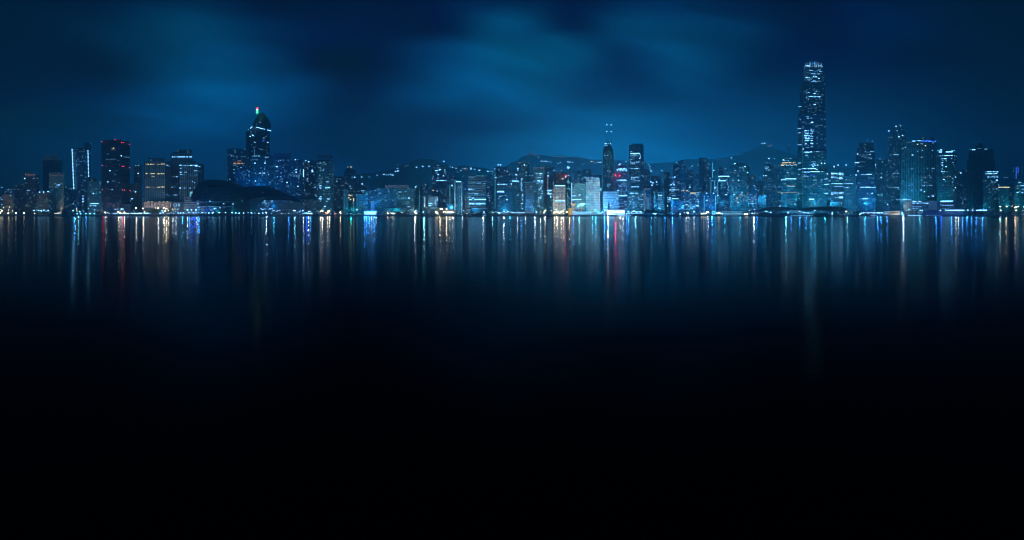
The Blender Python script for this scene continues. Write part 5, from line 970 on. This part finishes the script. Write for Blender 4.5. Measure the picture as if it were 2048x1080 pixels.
r = shed(1766, 1799, 423, 1502, plain('warm_pier_wall', (.45, .32, .2)), [(1767,1779,423.4,424.2,'w2'),(1779,1797,423.6,427,'o1'),(1782,1795,424.4,426,'y1'),(1768,1778,426,427,'w2')], 'warm orange lit pier building in the right half of the waterfront', 10)
shed(1716, 1765, 424.6, 1506, W['pale'], [(1720,1738,424.9,426.4,'w1'),(1740,1764,424.8,426.2,'w2')], 'long low white lit pier left of the warm orange lit pier', 8)
shed(1830, 1930, 423.4, 1504, plain('navy_pier_wall', (.04, .05, .10)), [(1841,1845,425.2,426.2,'w2')], 'long low dark navy pier in front of the long terminal', 9)
# elevated highway on the right
hw_ = empty('elevated_highway', (PX(1960, 1560), 1560, QUAY), 'long elevated highway deck along the right waterfront', 'highway')
MB().box((60, 0, PZ(421.6, 1560)-QUAY), (300, 12, 1.4)).build('deck', plain('highway_concrete', (.22, .22, .20)), hw_)
MB().box((60, -6.1, PZ(420.9, 1560)-QUAY), (300, .3, .9)).build('parapet', plain('parapet_concrete', (.25, .25, .22)), hw_)
for i in range(10): MB().box((-80+i*30, 0, 2.2), (2, 6, 4.6)).build('pier_column', M_stone, hw_)

# boats
def boat(u0, u1, D, label, lit, H=5, name='ferry', cat='ferry', hullmat=None):
    L_ = (u1-u0)/F*D; r = empty(name, (PX((u0+u1)/2, D), D, 0), label, cat)
    hb = min(3.5, L_*.12)+.8; m = MB(); st = []
    prof = [(-.5, .55, 1.5), (-.42, 1, 1.25), (.3, 1, 1.2), (.44, .6, 1.5), (.5, .06, 1.9)]
    for x, wd, z in prof:
        m.v += [(x*L_, -hb*wd, z*H/5), (x*L_, hb*wd, z*H/5), (x*L_*.96, -hb*wd*.7, -.3), (x*L_*.96, hb*wd*.7, -.3)]
    for i in range(4):
        a = i*4; m.f += [[a, a+2, a+6, a+4], [a+1, a+5, a+7, a+3], [a, a+4, a+5, a+1]]; m.uv += [(0,0)]*12
    m.f += [[0,1,3,2], [16,18,19,17]]; m.uv += [(0,0)]*8
    m.build('hull', hullmat or M_dark, r)
    MB().box((-.03*L_, 0, 1.2*H/5+H*.22), (L_*.74, hb*1.6, H*.42)).build('cabin', M_white, r)
    MB().box((.12*L_, 0, 1.2*H/5+H*.55), (L_*.25, hb*1.2, H*.28)).build('wheelhouse', M_white, r)
    MB().tube((-.1*L_, 0, H*.6), (-.1*L_, 0, H*1.5), .12, .06).build('mast', M_steel, r)
    if lit:
        n = max(3, int(L_/3.4))
        for i in range(n):
            o = bpy.data.objects.new('lit_window', winmesh(lit)); COL.objects.link(o); o.parent = r
            o.location = (-.38*L_+(i+.5)*L_*.70/n, -hb*.81, 1.2*H/5+H*.24); o.scale = (L_*.70/n*.62, .2, H*.2)
    return r
boat(1809, 1848, 1472, 'long low ferry with a chain of white lights right of the bright moored boat', 'w3', 4)
boat(1850, 1886, 1474, 'dim low ferry just right of the ferry with a chain of white lights', 'w1', 4)
boat(1800, 1809, 1470, 'brightly lit boat throwing the longest white streak on the right side water', 'w3', 8)
lamp_b = MB().ball((0, 0, 7.4), 1.5, seg=6, rings=4).build('mast_light', LE('w3'), bpy.data.objects['ferry.002'])
boat(1738, 1755, 1474, 'small lit ferry below the long white quay row', 'w2', 4)
boat(1578, 1634, 1474, 'long dark ferry with dotted lights below the giant tower', 'w2', 3.4)
boat(1150, 1166, 1472, 'small dark boat moored under the white framed pavilion', None, 4)
boat(1232, 1268, 1470, 'white moored boat lit blue in front of the brilliant pavilion', 'w2', 4, hullmat=M_white)
boat(930, 946, 1474, 'dark moored boat in front of the dark canopy building', None, 5)
boat(964, 974, 1474, 'little moored boat with a light at the right of the dark canopy building', 'w2', 4)
boat(1440, 1486, 1474, 'long dark barge under the arched white pier', 'w1', 2.6, 'barge', 'barge')
b1 = boat(530, 535, 850, 'tiny dark launch alone on the water before the convention hall', None, 2.0, 'launch', 'boat')
MB().ball((0, -.6, 2.6), .28, seg=8, rings=5).build('deck_lamp', LE('w3'), b1)
by = empty('buoy', (PX(787, 560), 560, 0), 'tiny lit buoy on the water left of centre', 'buoy')
MB().tube((0, 0, -.2), (0, 0, .5), .55, .5, 10).tube((0, 0, .5), (0, 0, 1.3), .12, .06).build('float', M_dark, by)
MB().ball((0, 0, 1.4), .10, seg=8, rings=5).build('lamp', LE('y2'), by)

# trees on the waterfront
random.seed(9)
TM = []
for q in range(5):
    m = MB(); m.tube((0,0,0), (0,.1,.42), .035, .022, 6)
    for a in range(5):
        an = a*1.26+q; m.tube((0,.05,.3+.05*(a%3)), (.22*math.cos(an), .22*math.sin(an), .62), .014, .006, 4)
    tr = mesh('trunk', m.v, m.f); tr.materials.append(M_bark)
    cs = [(random.uniform(-.26,.26), random.uniform(-.26,.26), random.uniform(.45,.85), random.uniform(.13,.24)) for _ in range(8)]
    vs, fs = [], []
    for _ in range(520):
        c = random.choice(cs); d = Vector((random.gauss(0,1), random.gauss(0,1), random.gauss(0,.8))).normalized()*c[3]*random.uniform(.55, 1.05)
        p = Vector(c[:3])+d; t = Vector((random.gauss(0,1), random.gauss(0,1), random.gauss(0,1))).normalized(); w_ = t.orthogonal().normalized(); s = random.uniform(.022, .045)
        n = len(vs); vs += [p-t*s, p+w_*s*.6, p+t*s, p-w_*s*.6]; fs.append((n, n+1, n+2, n+3))
    cr = mesh('crown', vs, fs); cr.materials.append(M_leaf); TM.append((tr, cr))
def tree(u, vt, D, label, group):
    h = (PZ(vt, D)-QUAY); r = empty('tree', (PX(u, D), D, QUAY), label, 'tree', group)
    t = random.choice(TM); rz = random.uniform(0, 6)
    for me, nm in zip(t, ('trunk', 'crown')):
        o = bpy.data.objects.new(nm, me); COL.objects.link(o); o.parent = r; o.scale = (h*1.15, h*1.15, h); o.rotation_euler = (0, 0, rz)
for xs_, lab, g in (
 ([(52,423),(57,424),(62,423.5),(73,424.5),(80,425),(87,424),(94,424)], 'dark round tree on the left promenade below the tower with crest', 'left promenade trees'),
 ([(134,422.5),(138,423.5),(143,424),(196,423),(200,422),(203,423)], 'dark tree at the water edge beside the dot light tower foot', 'trees by the dot light tower'),
 ([(298,420),(303,418.5),(308,419),(313,417.5),(318,419),(341,423),(348,424),(277,423),(282,424)], 'dark leafy tree on the quay under the HITACHI sign', 'trees under the HITACHI sign'),
 ([(402,424.5),(410,424),(422,424.5),(432,424),(441,423.5),(450,424),(458,423),(469,424),(477,424),(486,423.5),(494,424),(507,424),(516,424.5)], 'small dark tree in the promenade row before the convention hall', 'promenade trees'),
 ([(564,421),(568,419.5),(573,419),(578,421)], 'large dark tree right of the convention hall', 'trees right of the convention hall'),
 ([(690,425),(700,425),(712,424),(724,425)], 'small dark tree left of the brilliant blue ferry terminal', 'trees left of the blue terminal'),
 ([(919,423),(926,424),(974,420),(979,421)], 'dark tree flanking the dark canopy building', 'trees by the canopy building'),
 ([(1290,419),(1295,417.5),(1300,419),(1306,418),(1312,420),(1319,419),(1326,420),(1333,421),(1340,422),(1350,423),(1357,423.5),(1363,424)], 'dark bushy tree in the waterfront park below the mural', 'park trees'),
 ([(1700,422),(1708,421.5),(1716,422)], 'dark tree right of the curved pier roofs', 'trees right of the curved roofs'),
 ([(1989,423),(1996,424),(2006,423.5),(2018,424),(2028,423),(2040,424)], 'dark tree under the highway near the right picture edge', 'trees under the highway')):
    for u, v in xs_: tree(u+random.uniform(-.8,.8), v-.6, 1500+random.uniform(-4, 8), lab, g)

# tall tower with the beacon (hexagonal shaft, stepped pyramid crown)
def beacon_tower():
    D = 1860; b = Bld(492, 539.5, 262, D, 'dark', 'tall dark tower with pyramid crown and red and green beacon on top', xs=505, rise=26, dep=62, cat='skyscraper', name='skyscraper')
    Z = lambda v: PZ(v, D)
    b.block(498, 534, 252, 262, W['dusk'], 'crown_drum', out=-8, dep=44)
    cx = PX(515, D); cy = D+34
    def ring(wpx, v, n=12): r_ = wpx/F*D/2; return [(cx+r_*math.cos(2*math.pi*i/n), cy+r_*.9*math.sin(2*math.pi*i/n), Z(v)) for i in range(n)]
    m = MB(); rs = [ring(36.5, 252), ring(35, 243), ring(29, 237), ring(20, 230), ring(10, 225), ring(5, 222)]
    for q in rs: m.v += q
    n = 12
    for k in range(len(rs)-1):
        for i in range(n): m.f.append([k*n+i, k*n+(i+1)%n, (k+1)*n+(i+1)%n, (k+1)*n+i]); m.uv += [(0,0)]*4
    m.f.append([5*n+i for i in range(n)]); m.uv += [(0,0)]*n
    m.build('pyramid_crown', plain('crown_glass', (.03, .045, .05), .3), b.root, b.o)
    b.mast(512.6, 224, 206, .9)
    bx = b.root
    for dx in (-1.15, 1.15):
        for v, c in ((215.8, 'r3'), (218.8, 'p3'), (222, 'g3'), (225, 'g3')):
            MB().box((PX(513.2+dx, D)-b.o.x, 4, Z(v)), (2.0, 2.0, 2.9)).build('beacon_lamp', EM(c), bx)
    b.mast(513.2, 230, 214, 1.0)
    for (u0, v0), (u1, v1) in (((492.4,257.6),(505,253.6)), ((513,254.4),(538,260.4))):
        m = MB(); m.tube((PX(u0, D), D-3+(22 if u0 < 500 else 0), Z(v0)), (PX(u1, D), D-3+(20 if u1 > 530 else 0), Z(v1)), 1.0, seg=4); m.build('cornice_light', EM('w3'), b.root, b.o)
    b.spec_wins('492.8,259.6 w1;504~507@270 w3;500.6,272.4 w3;506,271 w3;528,275.6 w2;523~532@280 b1;524~530@281.4 b2;534~538@284 w3;508-512@284.3 w2;511,263 w1;509|298-400 w1;* 8 494 537 288 312 w1;* 14 494 537 262 312 w1')
    for u, v, c in ((513.6,232.4,'w1'),(518,244.6,'w2'),(520.6,245.4,'w2'),(512.6,248.4,'w2'),(508,248.4,'w1')): b.roof_lamp(u, v, c, .9, D+8, name='crown_lamp')
    b.done()
beacon_tower()

# ------------------------------------------------------------------ sky
wd = bpy.data.worlds.new('World'); sc.world = wd; wd.use_nodes = True
N, L = wd.node_tree.nodes, wd.node_tree.links; N.clear()
def mth(op, a, c=None, d=None, clamp=False):
    n = N.new('ShaderNodeMath'); n.operation = op; n.use_clamp = clamp
    for i, x in enumerate((a, c, d)):
        if x is None: continue
        if isinstance(x, (int, float)): n.inputs[i].default_value = x
        else: L.new(x, n.inputs[i])
    return n.outputs[0]
tc = N.new('ShaderNodeTexCoord'); sp = N.new('ShaderNodeSeparateXYZ'); L.new(tc.outputs['Generated'], sp.inputs[0])
X, Y, Zz = sp.outputs
nz = N.new('ShaderNodeTexNoise'); nz.inputs['Scale'].default_value = 4.2; nz.inputs['Detail'].default_value = 3; nz.inputs['Roughness'].default_value = .4
mpn = N.new('ShaderNodeMapping'); mpn.inputs['Scale'].default_value = (1, 1, 2.2); L.new(tc.outputs['Generated'], mpn.inputs[0]); L.new(mpn.outputs[0], nz.inputs['Vector'])
nsp = N.new('ShaderNodeSeparateColor'); L.new(nz.outputs['Color'], nsp.inputs[0])
az = mth('ARCTAN2', X, Y)
s_ = mth('ADD', mth('MULTIPLY', az, 1/1.3), .5)
s_ = mth('ADD', s_, mth('MULTIPLY', mth('SUBTRACT', nsp.outputs[0], .5), .085))
k_ = mth('DIVIDE', Zz, mth('MAXIMUM', Y, .3))
k_ = mth('ADD', k_, mth('MULTIPLY', mth('SUBTRACT', nsp.outputs[1], .5), .075))
def lin(c): c /= 255; return c/12.92 if c <= .04045 else ((c+.055)/1.055)**2.4
SK = {
 -50: [(0,(0,6,22)),(400,(0,28,55)),(700,(0,12,48)),(1000,(0,26,60)),(1400,(0,26,62)),(1700,(0,18,55)),(2048,(0,4,18))],
 0: [(0,(0,8,30)),(200,(0,30,60)),(400,(0,42,75)),(520,(0,18,60)),(700,(0,15,60)),(880,(0,22,68)),(1000,(0,40,85)),(1150,(0,20,70)),(1350,(0,45,90)),(1550,(0,20,60)),(1750,(0,30,80)),(1950,(0,10,35))],
 60: [(0,(0,10,35)),(200,(0,45,75)),(400,(0,60,95)),(560,(0,40,85)),(700,(0,22,70)),(900,(0,35,85)),(1024,(0,70,110)),(1150,(0,35,80)),(1280,(0,65,105)),(1400,(0,60,100)),(1600,(0,30,75)),(1750,(0,35,85)),(2000,(0,12,35))],
 120: [(0,(0,8,35)),(150,(0,20,50)),(300,(0,58,95)),(450,(0,70,115)),(620,(0,25,80)),(740,(0,30,85)),(900,(0,65,110)),(1024,(0,80,122)),(1150,(0,75,115)),(1250,(0,48,95)),(1350,(0,68,112)),(1500,(0,40,90)),(1750,(0,28,70)),(2000,(0,15,40))],
 180: [(0,(0,30,60)),(200,(0,50,90)),(400,(0,78,128)),(550,(0,65,115)),(690,(0,28,90)),(800,(0,50,105)),(950,(0,74,122)),(1100,(0,74,118)),(1200,(0,50,102)),(1400,(0,48,100)),(1600,(0,40,95)),(1800,(0,30,75)),(2000,(0,18,45))],
 240: [(0,(0,45,70)),(200,(0,52,88)),(400,(0,72,122)),(600,(0,45,100)),(800,(0,40,100)),(1000,(0,50,105)),(1200,(0,78,124)),(1400,(0,60,110)),(1600,(0,48,100)),(1900,(0,38,78)),(2048,(0,28,55))],
 300: [(0,(0,45,75)),(300,(0,55,95)),(500,(0,52,102)),(700,(0,38,92)),(900,(0,50,100)),(1100,(0,80,125)),(1300,(0,82,130)),(1500,(0,60,115)),(1750,(0,48,92)),(2000,(0,38,70))],
 400: [(0,(0,42,70)),(500,(0,55,100)),(900,(0,62,110)),(1200,(0,85,130)),(1500,(0,75,125)),(2000,(0,40,72))],
}
def behind(c, v):      # radiance above the haze layer
    el = math.atan2(427-v, F); Lp = min(4700, 465/max(math.sin(el), .01)); T_ = math.exp(-HAZE*Lp)
    g, b_ = [max(0.0006*(i+1), (lin(x*(.99, 1.02)[i]) - SCAT[i]*(1-T_))/T_) for i, x in enumerate(c[1:])]
    return [g, min(b_, g*3.0+.030)]
prev = None; kp = None
for v in sorted(SK, reverse=True):
    cr = N.new('ShaderNodeValToRGB'); cr.color_ramp.interpolation = 'CARDINAL'; e = cr.color_ramp.elements
    pts = [((math.atan((u-1024)/F)/1.3+.5), c) for u, c in SK[v]]
    while len(e) < len(pts): e.new(.5)
    for q, (p, c) in zip(e, pts): q.position = p
    for q, (p, c) in zip(e, pts): q.position = p; q.color = (0, *behind(c, v), 1)
    L.new(s_, cr.inputs[0]); kk = (427-v)/F
    if prev is None: prev = cr.outputs[0]
    else:
        mr = N.new('ShaderNodeMapRange'); mr.interpolation_type = 'SMOOTHSTEP'; L.new(k_, mr.inputs[0]); mr.inputs[1].default_value = kp; mr.inputs[2].default_value = kk
        mx = N.new('ShaderNodeMix'); mx.data_type = 'RGBA'; L.new(mr.outputs[0], mx.inputs[0]); L.new(prev, mx.inputs[6]); L.new(cr.outputs[0], mx.inputs[7]); prev = mx.outputs[2]
    kp = kk
# wind-drawn cloud streaks
cv = N.new('ShaderNodeCombineXYZ'); L.new(mth('ADD', mth('MULTIPLY', az, 3.2), mth('MULTIPLY', k_, 3.0)), cv.inputs[0]); L.new(mth('SUBTRACT', mth('MULTIPLY', k_, 15.0), mth('MULTIPLY', az, -3.2)), cv.inputs[1])
cn = N.new('ShaderNodeTexNoise'); cn.inputs['Scale'].default_value = 2.2; cn.inputs['Detail'].default_value = 6; cn.inputs['Roughness'].default_value = .45; cn.inputs['Distortion'].default_value = .5; L.new(cv.outputs[0], cn.inputs['Vector'])
cm = N.new('ShaderNodeMapRange'); L.new(cn.outputs['Fac'], cm.inputs[0]); cm.inputs[1].default_value = .3; cm.inputs[2].default_value = .7; cm.inputs[3].default_value = .74; cm.inputs[4].default_value = 1.26
vm = N.new('ShaderNodeVectorMath'); vm.operation = 'SCALE'; L.new(prev, vm.inputs[0]); L.new(cm.outputs[0], vm.inputs['Scale']); prev = vm.outputs[0]
mr = N.new('ShaderNodeMapRange'); mr.interpolation_type = 'SMOOTHSTEP'; L.new(k_, mr.inputs[0]); mr.inputs[1].default_value = .33; mr.inputs[2].default_value = .52
mx = N.new('ShaderNodeMix'); mx.data_type = 'RGBA'; L.new(mr.outputs[0], mx.inputs[0]); L.new(prev, mx.inputs[6]); mx.inputs[7].default_value = (0, .0012, .006, 1)
# the glow of the city on this side of the harbour, behind the viewer
back = N.new('ShaderNodeMapRange'); back.interpolation_type = 'SMOOTHSTEP'; L.new(Y, back.inputs[0]); back.inputs[1].default_value = .35; back.inputs[2].default_value = -.5
up = N.new('ShaderNodeMapRange'); up.interpolation_type = 'SMOOTHSTEP'; L.new(Zz, up.inputs[0]); up.inputs[1].default_value = .8; up.inputs[2].default_value = .05
mb = N.new('ShaderNodeMix'); mb.data_type = 'RGBA'; L.new(back.outputs[0], mb.inputs[0]); L.new(mx.outputs[2], mb.inputs[6])
gl = N.new('ShaderNodeMix'); gl.data_type = 'RGBA'; L.new(up.outputs[0], gl.inputs[0]); gl.inputs[6].default_value = (0, .002, .01, 1); gl.inputs[7].default_value = BACKGLOW
L.new(gl.outputs[2], mb.inputs[7])
sky = N.new('ShaderNodeTexSky'); sky.sky_type = 'NISHITA'; sky.sun_disc = False; sky.sun_elevation = R(-5); sky.sun_rotation = R(150)
bg1 = N.new('ShaderNodeBackground'); L.new(mb.outputs[2], bg1.inputs[0]); bg1.inputs[1].default_value = SKYK
bg2 = N.new('ShaderNodeBackground'); L.new(sky.outputs[0], bg2.inputs[0]); bg2.inputs[1].default_value = .004
ad = N.new('ShaderNodeAddShader'); L.new(bg1.outputs[0], ad.inputs[0]); L.new(bg2.outputs[0], ad.inputs[1])
wo = N.new('ShaderNodeOutputWorld'); L.new(ad.outputs[0], wo.inputs[0])
sl = bpy.data.lights.new('Sun', 'SUN'); sl.energy = BACKFILLK; sl.angle = R(25); sl.color = (.0, .38, 1)  # blue fill added behind the viewer to lift facades, standing for city glow
so = bpy.data.objects.new('Sun', sl); COL.objects.link(so); so.rotation_euler = (R(62), 0, R(-28)); so.location = (-300, -200, 600)

# ------------------------------------------------------------------ haze
hb = MB().box((0, 2330, 235), (9200, 4750, 472)); ho = hb.build('haze', None); tag(ho, kind='stuff')
hm = bpy.data.materials.new('haze_air'); hm.use_nodes = True; N2, L2 = hm.node_tree.nodes, hm.node_tree.links; N2.clear()
pv = N2.new('ShaderNodeVolumePrincipled'); pv.inputs['Color'].default_value = (.45, .82, 1, 1); pv.inputs['Density'].default_value = HAZE; pv.inputs['Anisotropy'].default_value = HAZEG
out = N2.new('ShaderNodeOutputMaterial'); L2.new(pv.outputs[0], out.inputs['Volume']); ho.data.materials.append(hm)

# ------------------------------------------------------------------ camera, render settings
cd = bpy.data.cameras.new('Camera'); cam = bpy.data.objects.new('Camera', cd); COL.objects.link(cam)
cam.location = (0, 0, CAMH); cam.rotation_euler = (math.pi/2, 0, 0)
cd.sensor_width = 36; cd.lens = 36*F/2048; cd.shift_y = -(540-HV)/2048; cd.clip_start = .5; cd.clip_end = 12000
sc.camera = cam
sc.render.engine = 'CYCLES'
sc.view_settings.view_transform = 'Standard'; sc.view_settings.look = 'None'; sc.view_settings.gamma = 1; sc.view_settings.exposure = 0
cy = sc.cycles; cy.use_denoising = True; cy.denoiser = 'OPENIMAGEDENOISE'; cy.use_light_tree = True
cy.max_bounces = 4; cy.diffuse_bounces = 1; cy.glossy_bounces = 2; cy.volume_bounces = 0; cy.transparent_max_bounces = 4
cy.sample_clamp_indirect = 8; cy.sample_clamp_direct = 0; cy.use_adaptive_sampling = False
cy.caustics_reflective = True; cy.pixel_filter_type = 'BLACKMAN_HARRIS'; cy.filter_width = 1.0
